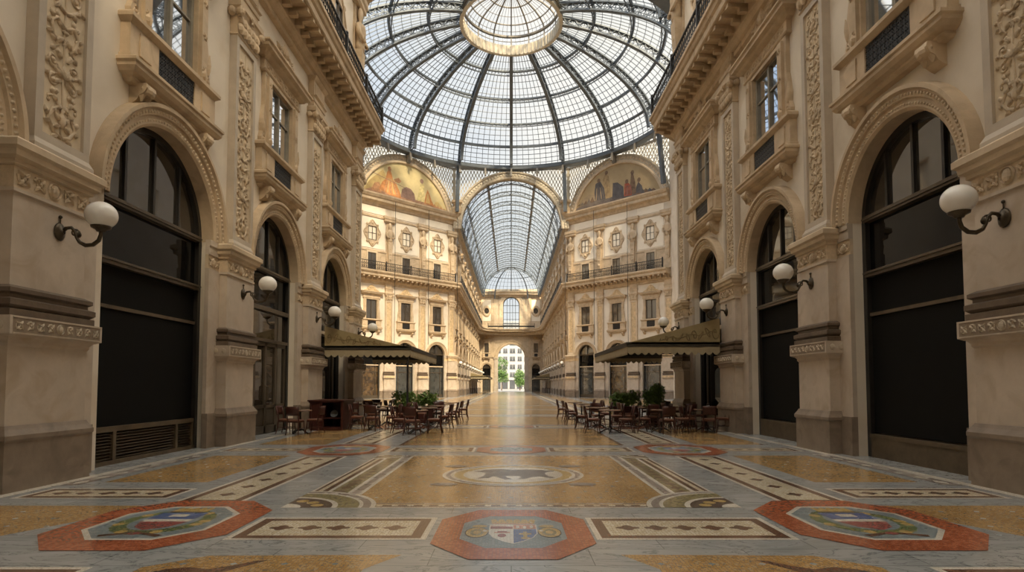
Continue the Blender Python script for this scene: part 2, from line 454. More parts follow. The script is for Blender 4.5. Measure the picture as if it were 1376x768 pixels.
# ------------------------------------------------------------------ floor
XW = 7.6                                   # wall plane of the two straight arms
YN = 28.9                                  # end of the near arm
DC = 58.75                                 # octagon centre
OV = [(-7.6, 76.3), (-17.85, 66.05), (7.6, 76.3), (17.85, 66.05)]
YE = 140.0                                 # end wall
mb = MB(); mb.flat([(-19,-6),(19,-6),(19,YE+1.5),(-19,YE+1.5)], 0)
floor = tag(mb.build('floor', M['marble']), kind='structure')

def rect(x0,x1,y0,y1): return [(x0,y0),(x1,y0),(x1,y1),(x0,y1)]
def octa(cx, cy_, rx, ry, k=.4142): return [(cx+a*rx, cy_+b*ry) for a,b in ((1,-k),(1,k),(k,1),(-k,1),(-1,k),(-1,-k),(-k,-1),(k,-1))]
def disc(cx, cy_, rx, ry=None, n=32, a0=0, a1=2*pi): 
    ry = rx if ry is None else ry
    return [(cx+rx*cos(a0+(a1-a0)*i/n), cy_+ry*sin(a0+(a1-a0)*i/n)) for i in range(n)]
class FP:
    """layers of inlay, each a hair above the one below"""
    def __init__(s, z=.0010): s.mb = MB(); s.mats = []; s.z = z
    def put(s, key, poly, inc=True):
        if key not in s.mats: s.mats.append(key)
        s.mb.cur = s.mats.index(key); s.mb.flat(poly, s.z); s.z += .00004 if inc else 0; return s
    def up(s): s.z += .00008; return s
    def build(s, name, loc, rz=0, label=None):
        o = s.mb.build(name, [M[k] for k in s.mats], floor, loc=(loc[0], loc[1], 0), rz=rz)
        if label: o['label'] = label
        return o
def cream_panel(lx, ly, n, detail=True):
    f = FP(.0030)
    f.put('f_white', rect(-lx,lx,-ly,ly)).up()
    f.put('f_brown', rect(-lx+.06,lx-.06,-ly+.06,ly-.06)).up()
    f.put('f_cream', rect(-lx+.17,lx-.17,-ly+.17,ly-.17)).up()
    if detail:
        for i in range(n):
            x = (i-(n-1)/2)*(2*lx-.5)/n
            r = .115
            pts = []
            for k in range(32):
                a = 2*pi*k/32; rr = r*(.62+.38*abs(cos(2*a))**1.5)
                pts.append((x+rr*cos(a)*1.15, rr*sin(a)*1.0))
            f.put('f_brown', pts, False)
    return f
def ochre_panel(poly, spots=0, seed=1):
    f = FP(); f.put('f_ochre', poly).up()
    rr = random.Random(seed)
    xs = [p[0] for p in poly]; ys = [p[1] for p in poly]
    if spots:
        y = min(ys)+.25; row = 0
        while y < max(ys)-.15:
            x = min(xs)+.3+(.22 if row % 2 else 0)
            while x < max(xs)-.2:
                f.put('f_blue', [(x-.035,y),(x,y-.035),(x+.035,y),(x,y+.035)], False)
                x += .44
            y += .38; row += 1
    return f
def pdup(o, loc, rz=0):
    c = o.copy(); COL.objects.link(c); c.parent = floor; c.location = (loc[0], loc[1], 0); c.rotation_euler.z = rz; return c

ROWS = [6.55, 14.4, 22.3, 30.2]
# longitudinal strips (x = +-4)
ps = cream_panel(2.55, .46, 7)
first = None
for r in (-1.35, 6.55, 14.4, 22.3):
    for s in (-1, 1):
        if first is None: first = ps.build('cream_mosaic_panel', (s*4.02, r+3.95), pi/2)
        else: pdup(first, (s*4.02, r+3.95), pi/2)
pt = cream_panel(1.02, .50, 5); first = None
for i, r in enumerate(ROWS):
    for s in (-1, 1):
        if first is None: first = pt.build('cream_mosaic_panel', (s*1.88, r))
        else: pdup(first, (s*1.88, r))
po = cream_panel(1.08, .40, 5); first = None
for i, r in enumerate([8.62, 14.4, 22.3]):
    for s in (-1, 1):
        if first is None: first = po.build('cream_mosaic_panel', (s*5.78, r))
        else: pdup(first, (s*5.78, r))
# ochre fields
for s in (-1, 1):
    mir = lambda P: [(s*a, b) for a, b in P] if s > 0 else [(s*a, b) for a, b in reversed(P)]
    ochre_panel(mir(rect(4.85,6.5,9.6,13.2)), 1, 2).build('ochre_mosaic_panel', (0,0))
    ochre_panel(mir(rect(4.85,6.6,15.6,21.3)), 0).build('ochre_mosaic_panel', (0,0))
    ochre_panel(mir([(5.35,6.0),(6.95,6.0),(6.95,7.75),(4.75,7.75),(4.75,7.3)]), 1, 3).build('ochre_mosaic_panel', (0,0))
    f = ochre_panel(mir([(1.25,1.2),(3.15,1.2),(3.15,5.15),(2.75,5.5),(1.0,5.53),(1.25,5.1)]), 1, 4)
    # prowling animal figure in the corner of the panel
    dx = 2.62
    P = [(-.42,4.95),(-.30,5.10),(-.12,5.16),(.06,5.10),(.22,5.20),(.36,5.34),(.47,5.36),(.40,5.27),(.28,5.10),(.20,4.98),(.26,4.84),(.18,4.84),(.10,4.96),(-.06,5.0),(-.14,4.86),(-.22,4.86),(-.18,5.0),(-.30,4.92)]
    f.put('f_brown', mir([(dx-a*1.0, b) for a, b in reversed(P)]))
    f.put('f_dark', mir(disc(dx+.30, 5.02, .07, .05, 10)))
    f.build('ochre_mosaic_panel', (0,0), label='ochre mosaic panel with a dark prowling animal figure in its corner')
    # edging of small lozenges along the wall foot
    f = FP(.0022); f.put('f_grey', mir(rect(6.72,7.02,9.3,13.4))).up()
    for i in range(8):
        y = 9.6+i*.5; f.put('f_white', mir([(6.78,y),(6.87,y-.2),(6.96,y),(6.87,y+.2)]))
    f.build('lozenge_border_strip', (0,0))
    f = FP(.0024); f.put('f_white', mir(rect(7.02,7.22,3,21.5)))
    f.build('white_border_strip', (0,0))
# further ochre fields and bands down to the end of the arcade
for (x0,x1,y0,y1) in ((-2.9,2.9,15.4,21.4),(-2.9,2.9,23.3,29.3)):
    f = FP(.0012); f.put('f_brown', rect(x0,x1,y0,y1)).up(); f.put('f_ochre', rect(x0+.1,x1-.1,y0+.1,y1-.1)); f.build('ochre_mosaic_panel', (0,0))
for s in (-1,1):
    x0, x1 = (4.85,6.6) if s > 0 else (-6.6,-4.85)
    ochre_panel(rect(x0,x1,23.3,29.3), 0).build('ochre_mosaic_panel', (0,0))
y = 31.4
while y < YE-6:
    ochre_panel(rect(-3.3,3.3,y,y+6.0), 0).build('ochre_mosaic_panel', (0,0))
    for s in (-1,1):
        x0, x1 = (4.7,6.6) if s > 0 else (-6.6,-4.7)
        ochre_panel(rect(x0,x1,y,y+6.0), 0).build('ochre_mosaic_panel', (0,0))
    y += 7.0
for s in (-1,1):
    f = FP(.0042); f.put('f_cream', rect(s*4-.3,s*4+.3,31.0,YE-2)).up()
    f.put('f_dark', rect(s*4-.3,s*4-.2,31.0,YE-2)); f.put('f_dark', rect(s*4+.2,s*4+.3,31.0,YE-2))
    f.build('long_border_strip', (0,0))
for s in (-1,1):
    f = FP(); f.put('f_ochre', [(s*7.3,42),(s*15.5,52),(s*15.5,64),(s*7.6,72)] if s > 0 else [(s*7.6,72),(s*15.5,64),(s*15.5,52),(s*7.3,42)])
    f.build('ochre_mosaic_panel', (0,0))

# the big square panel with the walking animal
f = FP(); X, Y0, Y1 = 2.92, 7.62, 13.25
f.put('f_white', rect(-X,X,Y0,Y1)).up()
f.put('f_brown', rect(-X+.04,X-.04,Y0+.04,Y1-.04)).up()
f.put('f_cream', rect(-X+.09,X-.09,Y0+.09,Y1-.09)).up()
f.put('f_ochre', rect(-X+.2,X-.2,Y0+.2,Y1-.2)).up()
for s in (-1,1):
    for a, b, k in ((2.12,2.18,'f_white'),(2.18,2.30,'f_grey'),(2.30,2.36,'f_white'),(2.36,2.62,'f_olive'),(2.62,2.68,'f_white'),(2.68,2.76,'f_brown')):
        f.put(k, rect(min(s*a,s*b),max(s*a,s*b),Y0+.9,Y1-.15), False)
    for i in range(13):
        yy = 8.75+i*.33
        f2 = [(s*2.49-.10,yy),(s*2.49,yy-.13),(s*2.49+.10,yy),(s*2.49,yy+.13)]
        f.up(); f.put('f_brown', f2, False); f.z -= .00008
for i in range(-11, 12):
    f.put('f_brown', rect(i*.2-.06, i*.2+.06, Y0+.1, Y0+.17), False)
    f.put('f_brown', rect(i*.2-.06, i*.2+.06, Y1-.17, Y1-.1), False)
f.put('f_grey', rect(-2.0,2.0,Y0+.24,Y0+.29)); f.up()
sp = []
for j in range(11):
    for i in range(-6,7):
        x = i*.31+(.15 if j % 2 else 0); yy = 8.3+j*.46
        if abs(x) < 1.95 and (x/1.35)**2+((yy-10.42)/1.35)**2 > 1:
            f.put('f_blue', [(x-.04,yy),(x,yy-.03),(x+.04,yy),(x,yy+.03)], False)
# fan corners
for s in (-1,1):
    for yy, d in ((Y0, 1), (Y1, -1)):
        for r, k in ((1.18,'f_white'),(1.12,'f_grey'),(1.02,'f_white'),(.97,'f_olive'),(.70,'f_white'),(.63,'f_dark'),(.24,'f_white')):
            rr = r if d > 0 else r*.55
            pts = [(s*X, yy)]+[(s*(X-rr*cos(a)), yy+d*rr*sin(a)) for a in [i*pi/2/14 for i in range(15)]]
            f.up(); f.put(k, pts)
        if d > 0:
            f.up()
            for a in (.35,.8,1.25):
                f.put('f_gold', disc(s*(X-.44*cos(a)), yy+.44*sin(a), .085, .085, 10))
# rosette in the middle
f.up(); c = (0.03, 10.42)
for r, k in ((1.22,'f_white'),(1.16,'f_grey'),(1.08,'f_white'),(1.02,'f_gold'),(.86,'f_white')):
    f.put(k, disc(c[0], c[1], r)); f.up()
for a, b in ((-1.05,1.0),(1.05,1.0),(-1.05,-1.0),(1.05,-1.0)):
    f.put('f_grey', disc(c[0]+a*1.03, c[1]+b*1.03, .22, .14, 14), False)
B = [(-.72,.30),(-.6,.36),(-.5,.5),(-.3,.55),(0,.48),(.3,.50),(.5,.46),(.62,.36),(.78,.40),(.74,.3),(.6,.22),(.56,0),(.62,-.2),(.72,-.38),(.62,-.42),(.46,-.22),(.34,-.3),(.2,-.5),(.06,-.5),(.14,-.34),(.12,-.2),(-.14,-.2),(-.1,-.36),(.0,-.52),(-.14,-.54),(-.26,-.34),(-.34,-.24),(-.42,-.42),(-.62,-.44),(-.54,-.3),(-.5,-.12),(-.48,.1),(-.56,.2)]
f.put('f_beast', [(c[0]+a*.98, c[1]+.02+b*1.1) for a, b in reversed(B)])
f.build('square_mosaic_panel', (0,0), label='large square ochre mosaic with fan corners and a white roundel showing a dark walking animal')

def medallion(kind):
    f = FP(.0055)
    if kind == 'centre':
        f.put('f_red', octa(0,0,.98,.98,.5)).up()
        f.put('f_blue', octa(0,0,.655,.64,.5)).up()
        # crown
        f.put('f_gold', rect(-.29,.29,.30,.40)); 
        for i in range(6): f.put('f_gold', disc(-.26+i*.104, .43, .045, .06, 10))
        f.put('f_rose', rect(-.28,.28,.265,.30)); f.up()
        for i in range(7): f.put('f_white', disc(-.24+i*.08, .35, .014, .02, 6))
        # shield
        sh = [(-.31,.25),(.31,.25),(.31,-.12),(.25,-.28),(.12,-.42),(0,-.50),(-.12,-.42),(-.25,-.28),(-.31,-.12)]
        f.put('f_white', list(reversed(sh))).up()
        f.put('f_maroon', rect(-.295,-.005,.06,.16)); f.put('f_rose', rect(-.295,-.09,.175,.20))
        f.put('f_rose', rect(-.24,-.04,-.11,-.06)); f.put('f_maroon', disc(-.14,-.20,.055,.07,12)); f.put('f_maroon', rect(-.2,-.08,-.08,-.03))
        f.put('f_rose', rect(.005,.295,.06,.235))
        f.put('f_royal', list(reversed([(.005,.05),(.295,.05),(.295,-.12),(.24,-.27),(.12,-.40),(.005,-.48)]))); f.up()
        for i in range(3): f.put('f_white', disc(.06+i*.09, .15-(.02 if i == 1 else 0), .024, .06, 8))
        f.put('f_gold', rect(.125,.175,-.33,-.05)); f.put('f_gold', rect(.075,.225,-.17,-.11)); f.put('f_gold', disc(.15,-.3,.06,.04,10))
        # golden scrolls
        for s in (-1,1):
            for r, k in ((.165,'f_dark'),(.15,'f_gold'),(.095,'f_olive'),(.055,'f_gold')):
                f.put(k, disc(s*.46,-.08,r*.92,r*1.25,18)); f.up()
            f.put('f_gold', disc(s*.44,.17,.10,.055,12)); f.put('f_gold', disc(s*.36,-.02,.05,.05,10)); f.up(); f.put('f_white', disc(s*.36,-.02,.028,.03,8))
    else:
        big = kind == 'side'
        f.put('f_red', octa(0,0,1.18,1.2,.5)).up()
        f.put('f_white', octa(0,0,.80,.82,.5)).up()
        f.put('f_blue', octa(0,0,.74,.76,.5)).up()
        f.put('f_green', disc(0,.0,.60,.60,28)); f.up()
        for i in range(22):
            a = 2*pi*i/22
            f.put('f_gold' if i % 3 == 0 else 'f_green', disc(.54*cos(a), .54*sin(a), .075, .075, 8))
        f.up(); f.put('f_blue', disc(0,.02,.43,.45,28)); f.up()
        f.put('f_gold', rect(-.26,.26,.50,.66)); f.put('f_brown', rect(-.26,.26,.47,.51))
        for i in range(5): f.put('f_gold', disc(-.22+i*.11,.68,.045,.06,8))
        f.up()
        sh = [(-.33,.44),(.33,.44),(.33,-.02),(.22,-.28),(0,-.42),(-.22,-.28),(-.33,-.02)]
        f.put('f_royal', list(reversed(sh))).up()
        f.put('f_white', rect(-.33,.33,-.02,.10)); f.put('f_maroon', list(reversed([(-.33,-.02),(.33,-.02),(.22,-.28),(0,-.42),(-.22,-.28)])))
        f.put('f_white', rect(-.12,.12,.22,.36))
        f.up()
        for s in (-1,1): f.put('f_brown', [(s*.02,-.56),(s*.36,-.70),(s*.40,-.62),(s*.02,-.50)] if s > 0 else [(s*.02,-.50),(s*.40,-.62),(s*.36,-.70),(s*.02,-.56)])
        f.put('f_maroon', disc(0,-.56,.08,.06,10))
    return f
mc = medallion('centre'); ms = medallion('side')
o1 = mc.build('octagon_mosaic', (.02,6.42), label='centre red octagon mosaic with a quartered shield under a crown between golden scrolls')
o1.scale = (.83,1.07,1)
o2 = ms.build('octagon_mosaic', (-3.93,6.85), label='left red octagon mosaic with a blue, white and red shield in a green wreath')
o2.scale = (.83,1.0,1)
pdup(o2, (3.97,6.85))['label'] = 'right red octagon mosaic with a blue, white and red shield in a green wreath'
for x in (-3.98,4.02):
    c = pdup(o2, (x,14.4)); del c['label']
    c = pdup(o2, (x,22.3)); del c['label']
for yy in (14.4, 22.3):
    f = FP(.0055); f.put('f_red', octa(0,0,.82,.85,.5)).up(); f.put('f_blue', octa(0,0,.5,.5,.5)); f.build('octagon_mosaic', (0,yy))

# ------------------------------------------------------------------ walls with openings
def wall_face(name, x0, x1, z0, z1, notches, holes, loc, rz, m, depth=.5):
    """plane wall with arched openings down to the floor and rectangular window openings, all with reveals"""
    br = {x0, x1}
    for cx, r, sp in notches:
        for i in range(21): br.add(round(cx-r*cos(pi*i/20), 5))
    for a, b, c, d in holes: br |= {round(a,5), round(b,5)}
    br = sorted(b for b in br if x0-1e-6 <= b <= x1+1e-6)
    def bot(x, mid):
        for cx, r, sp in notches:
            if abs(mid-cx) < r: return sp+sqrt(max(0, r*r-(x-cx)**2))
        return z0
    mb = MB()
    def q(a, b, za, zb, zc, zd): mb.add([(a,0,za),(b,0,zb),(b,0,zc),(a,0,zd)], [(0,1,2,3)])
    for a, b in zip(br, br[1:]):
        if b-a < 1e-5: continue
        mid = (a+b)/2; la, lb = bot(a,mid), bot(b,mid)
        for h in sorted((h for h in holes if h[0]-1e-4 < mid < h[1]+1e-4), key=lambda h: h[2]):
            q(a, b, la, lb, h[2], h[2]); la = lb = h[3]
        q(a, b, la, lb, z1, z1)
    for cx, r, sp in notches:
        pts = [(cx-r,z0)]+[(cx-r*cos(pi*i/20), sp+r*sin(pi*i/20)) for i in range(21)]+[(cx+r,z0)]
        mb.add([(x,0,z) for x,z in pts]+[(x,-depth,z) for x,z in pts], [(i,i+1,len(pts)+i+1,len(pts)+i) for i in range(len(pts)-1)])
    for a, b, c, d in holes:
        pts = [(a,c),(b,c),(b,d),(a,d)]
        mb.add([(x,0,z) for x,z in pts]+[(x,-depth,z) for x,z in pts], [(i,(i+1) % 4,4+(i+1) % 4,4+i) for i in range(4)])
    mb.box(x0, x1, -depth-.3, -depth-.02, z0, z1)
    mb.add([(x0,0,z1),(x1,0,z1),(x1,-depth-.1,z1),(x0,-depth-.1,z1),(x0,0,z0),(x0,-depth-.1,z0),(x1,0,z0),(x1,-depth-.1,z0)], [(0,1,2,3),(0,3,5,4),(1,6,7,2)])
    return tag(mb.build(name, m, None, loc=loc, rz=rz), kind='structure')
# ------------------------------------------------------------------ carved ornament
def spiral(mb, x, z, r, a0, turns, d, w, y, n=16):
    pts = []; rad = []
    for i in range(n+1):
        t = i/n; rr = r*(1-.82*t); a = a0+d*2*pi*turns*t
        pts.append((x+rr*cos(a), y, z+rr*sin(a))); rad.append(w*(1-.45*t))
    mb.tube(pts, rad, 5, sy=1.0)
    mb.ball((x+.1*r*cos(a), y, z+.1*r*sin(a)), w*1.5, 6, 4, sy=.9)
def relief_vertical(mb, hw, z0, z1, y, seed):
    """candelabra of scrolls, buds and leaves, mirrored about x=0"""
    rr = random.Random(seed); u = hw*2; w = u*.034
    mb.tube([(0.012*sin(z*7), y, z) for z in [z0+(z1-z0)*i/40 for i in range(41)]], u*.028, 5)
    z = z0+u*.45; kind = rr.randrange(4)
    def lf(s, px, pz, a, l, wd=.12, th=.075): mb.leaf(s*u*px, z+u*pz, a if s > 0 else pi-a, u*l, u*wd, u*th, y)
    while z < z1-u*.35:
        k = kind % 4; kind += 1
        for s in (-1, 1):
            if k == 0:
                spiral(mb, s*u*.26, z, u*.17, pi/2, 1.4, -s, w*1.15, y)
                mb.tube([(0,y,z-u*.42),(s*u*.15,y,z-u*.36),(s*u*.38,y,z-u*.18),(s*u*.42,y,z+u*.04),(s*u*.26,y,z+u*.17)], [w*1.4,w*1.4,w*1.2,w,w], 5)
                for px, pz, a, l in ((.40,-.14,-.5,.16),(.36,.14,.7,.18),(.16,.16,1.7,.2),(.18,-.30,-.9,.18),(.30,-.26,.5,.14),(.10,.0,2.6,.12)): lf(s,px,pz,a,l)
            elif k == 1:
                mb.tube([(s*u*.03,y,z-u*.42),(s*u*.2,y,z-u*.36),(s*u*.36,y,z-u*.14),(s*u*.24,y,z+u*.06),(s*u*.10,y,z+u*.2),(s*u*.22,y,z+u*.36),(s*u*.38,y,z+u*.30),(s*u*.36,y,z+u*.2)], [w*1.4,w*1.5,w*1.4,w*1.3,w*1.2,w*1.1,w,w*.8], 5)
                for px, pz, a, l in ((.32,-.22,.1,.15),(.37,-.08,1.1,.16),(.28,.03,2.5,.16),(.16,.26,.9,.18),(.12,-.4,-.6,.2),(.12,.12,2.0,.16),(.26,.38,1.4,.14),(.06,-.1,.8,.2),(.06,-.18,-.5,.18)): lf(s,px,pz,a,l)
                mb.ball((s*u*.36, y, z+u*.22), u*.045, 6, 4, sy=.8)
            elif k == 2:
                spiral(mb, s*u*.27, z+u*.2, u*.14, -pi/2, 1.3, s, w*1.1, y); spiral(mb, s*u*.25, z-u*.2, u*.13, pi/2, 1.3, -s, w*1.1, y)
                mb.tube([(s*u*.25,y,z-u*.07),(s*u*.10,y,z),(s*u*.27,y,z+u*.06)], w*1.1, 5)
                for px, pz, a, l in ((.05,-.05,.6,.24),(.05,-.12,-.5,.26),(.08,.3,1.0,.2),(.40,.1,.6,.12),(.38,-.1,-.4,.13),(.14,-.34,-1.0,.14),(.16,.36,1.5,.14)): lf(s,px,pz,a,l)
            else:
                mb.tube([(s*u*.02,y,z+u*.1),(s*u*.22,y,z+u*.24),(s*u*.36,y,z+u*.1),(s*u*.30,y,z-u*.14),(s*u*.16,y,z-u*.3),(s*u*.3,y,z-u*.4)], [w*1.8,w*1.7,w*1.5,w*1.3,w*1.1,w], 5)
                mb.ball((s*u*.14, y, z+u*.17), u*.075, 7, 5, sy=.7); mb.ball((s*u*.34, y, z+u*.02), u*.06, 7, 5, sy=.7)
                for px, pz, a, l in ((.22,.24,1.6,.18),(.30,.2,1.0,.16),(.38,.06,.2,.12),(.34,-.1,-.3,.14),(.22,-.22,.2,.16),(.06,-.1,-.8,.2),(.06,0,2.2,.1),(.24,-.38,-.6,.14)): lf(s,px,pz,a,l)
        if k == 0: mb.ball((0, y, z), u*.075, 8, 5, sy=.7, sz=1.4)
        elif k == 1: mb.lathe([(u*.03,-u*.26),(u*.09,-u*.14),(u*.10,0),(u*.04,u*.08),(u*.08,u*.15)], 8, (0, y, z), 1, .7)
        elif k == 2:
            for a in (pi/2, pi/2+.55, pi/2-.55): mb.leaf(0, z-u*.08, a, u*.3, u*.11, u*.08, y)
        else: rosette(mb, 0, z-u*.16, u*.11, y)
        z += u*.86
def relief_band(mb, x0, x1, z0, z1, y, seed):
    """rinceau scroll band with a central boss"""
    h = z1-z0; zc = (z0+z1)/2; n = max(2, int(round((x1-x0)/(h*1.05)))); n += n % 2 == 0
    for i in range(n):
        x = x0+(i+.5)*(x1-x0)/n; mid = i == n//2
        if mid:
            mb.ball((x, y, zc), h*.26, 9, 5, sy=.55, sz=1.25)
            mb.arch(x, zc, [(h*.32, y), (h*.36, y+h*.08), (h*.42, y)], 0, 2*pi, 14)
        else:
            s = 1 if i < n/2 else -1
            spiral(mb, x, zc, h*.36, pi*.9 if s > 0 else .1*pi, 1.3, -s if i % 2 else s, h*.07, y, 13)
            for a in (.7, 2.3, 3.9, 5.4): mb.leaf(x+h*.08*cos(a), zc+h*.08*sin(a), a, h*.36, h*.18, h*.13, y)
def rosette(mb, x, z, r, y):
    for i in range(6): mb.leaf(x, z, i*pi/3, r, r*.6, r*.35, y)
    mb.ball((x, y, z), r*.3, 6, 4)

# mouldings profiles (out, z)
def mprof(base, pts): return [(base+a, b) for a, b in pts]

# ------------------------------------------------------------------ the stone pier, floor to main cornice
def make_pier(hw, jamb, det, seed=0, shift=0.0):
    """hw half width of the shaft, jamb width of the flat strip beside the opening"""
    t = thing('stone_pier', '', 'pier')
    f = .34; hs = hw-f
    def P(name, mb, m, parent=t, smooth=False): return mb.build(name, M[m], parent, smooth)
    for s in (-1, 1):
        mb = MB(); x0, x1 = sorted((s*(hw-.05), s*(hw+jamb)))
        mb.box(x0, x1, .0, .10, .85, 4.45)
        mb.box(x0, x1, .0, .10, 4.8, 5.02)
        mb.box(x0, x1, .0, .13, 5.02, 5.16)
        j = P('jamb_strip', mb, 'pier')
        mb = MB(); mb.box(x0, x1, .0, .14, 0, .85); P('jamb_foot', mb, 'plinth', j)
        mb = MB(); mb.box(x0, x1, .0, .07, 4.45, 4.8)
        if det: relief_band(mb, x0+.04, x1-.04, 4.48, 4.77, .08, 5)
        P('jamb_frieze', mb, 'relief' if det else 'carve', j)
    mb = MB(); mb.mould(-hs, hs, .0, mprof(f, [(.07,0),(.07,.72),(.10,.76),(.10,.82),(.05,.90),(.02,.96)])); P('plinth', mb, 'plinth')
    mb = MB(); mb.mould(-hs, hs, .0, mprof(f, [(.0,.9),(.0,2.12),(.03,2.16),(.03,2.2),(.09,2.27)])); P('pedestal', mb, 'pier')
    mb = MB(); mb.mould(-hs, hs, .0, mprof(f, [(.09,2.25),(.15,2.28),(.15,2.55)]))
    band = P('pedestal_band', mb, 'pier')
    mb = MB()
    if det:
        relief_band(mb, -hw-.08, hw+.08, 2.315, 2.515, f+.152, 3)
        for i in (-1,1): mb.box(-hw-.1, hw+.1, f+.15, f+.162, 2.415+i*.115-.008, 2.415+i*.115+.008)
        # side returns
        for s in (-1,1):
            for i in range(2):
                mb.ball((s*(hw+.152), .14+i*.2, 2.415), .07, 6, 4, sx=.3)
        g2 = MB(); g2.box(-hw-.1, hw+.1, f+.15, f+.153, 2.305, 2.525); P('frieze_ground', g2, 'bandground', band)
    else:
        mb.box(-hw-.05, hw+.05, f+.15, f+.165, 2.32, 2.51)
    P('carved_frieze', mb, 'bandrelief' if det else 'carve', band)
    mb = MB(); mb.mould(-hs, hs, .0, mprof(f, [(.07,2.55),(.07,2.66),(.02,2.67),(.08,2.72),(.08,2.80),(.0,2.83),(.0,2.88),(.05,2.91),(.05,2.97),(-.04,3.02)]))
    P('base_moulding', mb, 'darkmould')
    mb = MB(); mb.mould(-hs, hs, .0, mprof(f, [(-.05,3.0),(-.05,4.38),(-.01,4.40),(-.01,4.45)])); P('shaft', mb, 'pier')
    mb = MB(); mb.mould(-hs, hs, .0, mprof(f, [(-.03,4.44),(-.03,4.80)]))
    if det:
        relief_band(mb, -hw+.05, hw-.05, 4.46, 4.79, f-.02, 8)
    P('impost_frieze', mb, 'relief' if det else 'carve')
    mb = MB(); mb.mould(-hs, hs, .0, mprof(f, [(-.02,4.78),(.02,4.80),(.02,4.86),(.09,4.90),(.10,4.98),(.15,5.02),(.15,5.12),(.10,5.16),(-.08,5.2)]))
    P('impost_cornice', mb, 'ochre')
    def PS(*a): o = P(*a); o.location.x = shift; return o
    # upper pilaster
    g = .20; uw = hw-.20; us = uw-g
    mb = MB(); mb.mould(-us, us, .0, mprof(g, [(.05,5.15),(.05,5.32),(.02,5.38),(0,5.42)])); mb.box(-uw+.01, uw-.01, .0, g-.07, 5.41, 10.99)
    for s in (-1,1):
        x0, x1 = sorted((s*uw, s*(uw-.15))); mb.box(x0, x1, .0, g, 5.4, 11.0)
    mb.box(-uw+.15, uw-.15, -.05, g, 5.4, 5.55); mb.box(-uw+.15, uw-.15, -.05, g, 10.85, 11.0)
    pil = PS('pilaster', mb, 'stone_grey' if det else 'ochre')
    mb = MB(); mb.box(-uw+.15, uw-.15, g-.08, g-.055, 5.55, 10.85); pan = P('panel_ground', mb, 'ground' if det else 'carve', pil)
    if det:
        mb = MB(); relief_vertical(mb, uw-.19, 5.6, 10.8, g-.055, seed); P('scroll_relief', mb, 'relief', pil, True)
    # capital
    mb = MB(); mb.mould(-us, us, .0, mprof(g, [(0,11.0),(.03,11.03),(.0,11.08),(.02,11.5),(.10,11.72),(.14,11.76),(.14,11.9),(.10,11.95)]))
    n = 5 if det else 3
    for row, zz, hh in ((0,11.08,.36),(1,11.3,.36)):
        for i in range(n):
            x = -uw+(i+.5)*2*uw/n+(uw/n if row else 0)*.0
            mb.leaf(x, zz, pi/2, hh, 2*uw/n*1.1, .13, g+.02)
    for s in (-1,1):
        if det:
            mb.tube([(s*(uw+.05-.1*(1-.8*i/14)*cos(pi/2+i*.75)), g+.13, 11.62+.13*(1-.75*i/14)*sin(pi/2+i*.75)) for i in range(15)], .04, 5)
            mb.ball((s*(uw+.05), g+.1, 11.62), .12, 8, 6)
            mb.ball((s*(uw+.1), g*.4, 11.62), .12, 8, 6)
        else: mb.ball((s*uw, g+.08, 11.62), .12, 6, 4)
    if det: rosette(mb, 0, 11.72, .13, g+.13)
    PS('capital', mb, 'gold')
    mb = MB(); mb.mould(-us, us, .0, mprof(g, [(.02,11.95),(.02,12.15),(.05,12.17),(.05,12.3),(.10,12.36),(.02,12.4),(.02,12.95),(.07,13.0),(.14,13.1)]))
    mb.box(-uw+.12, uw-.12, g, g+.035, 12.5, 12.85)
    PS('entablature_block', mb, 'gold')
    return t

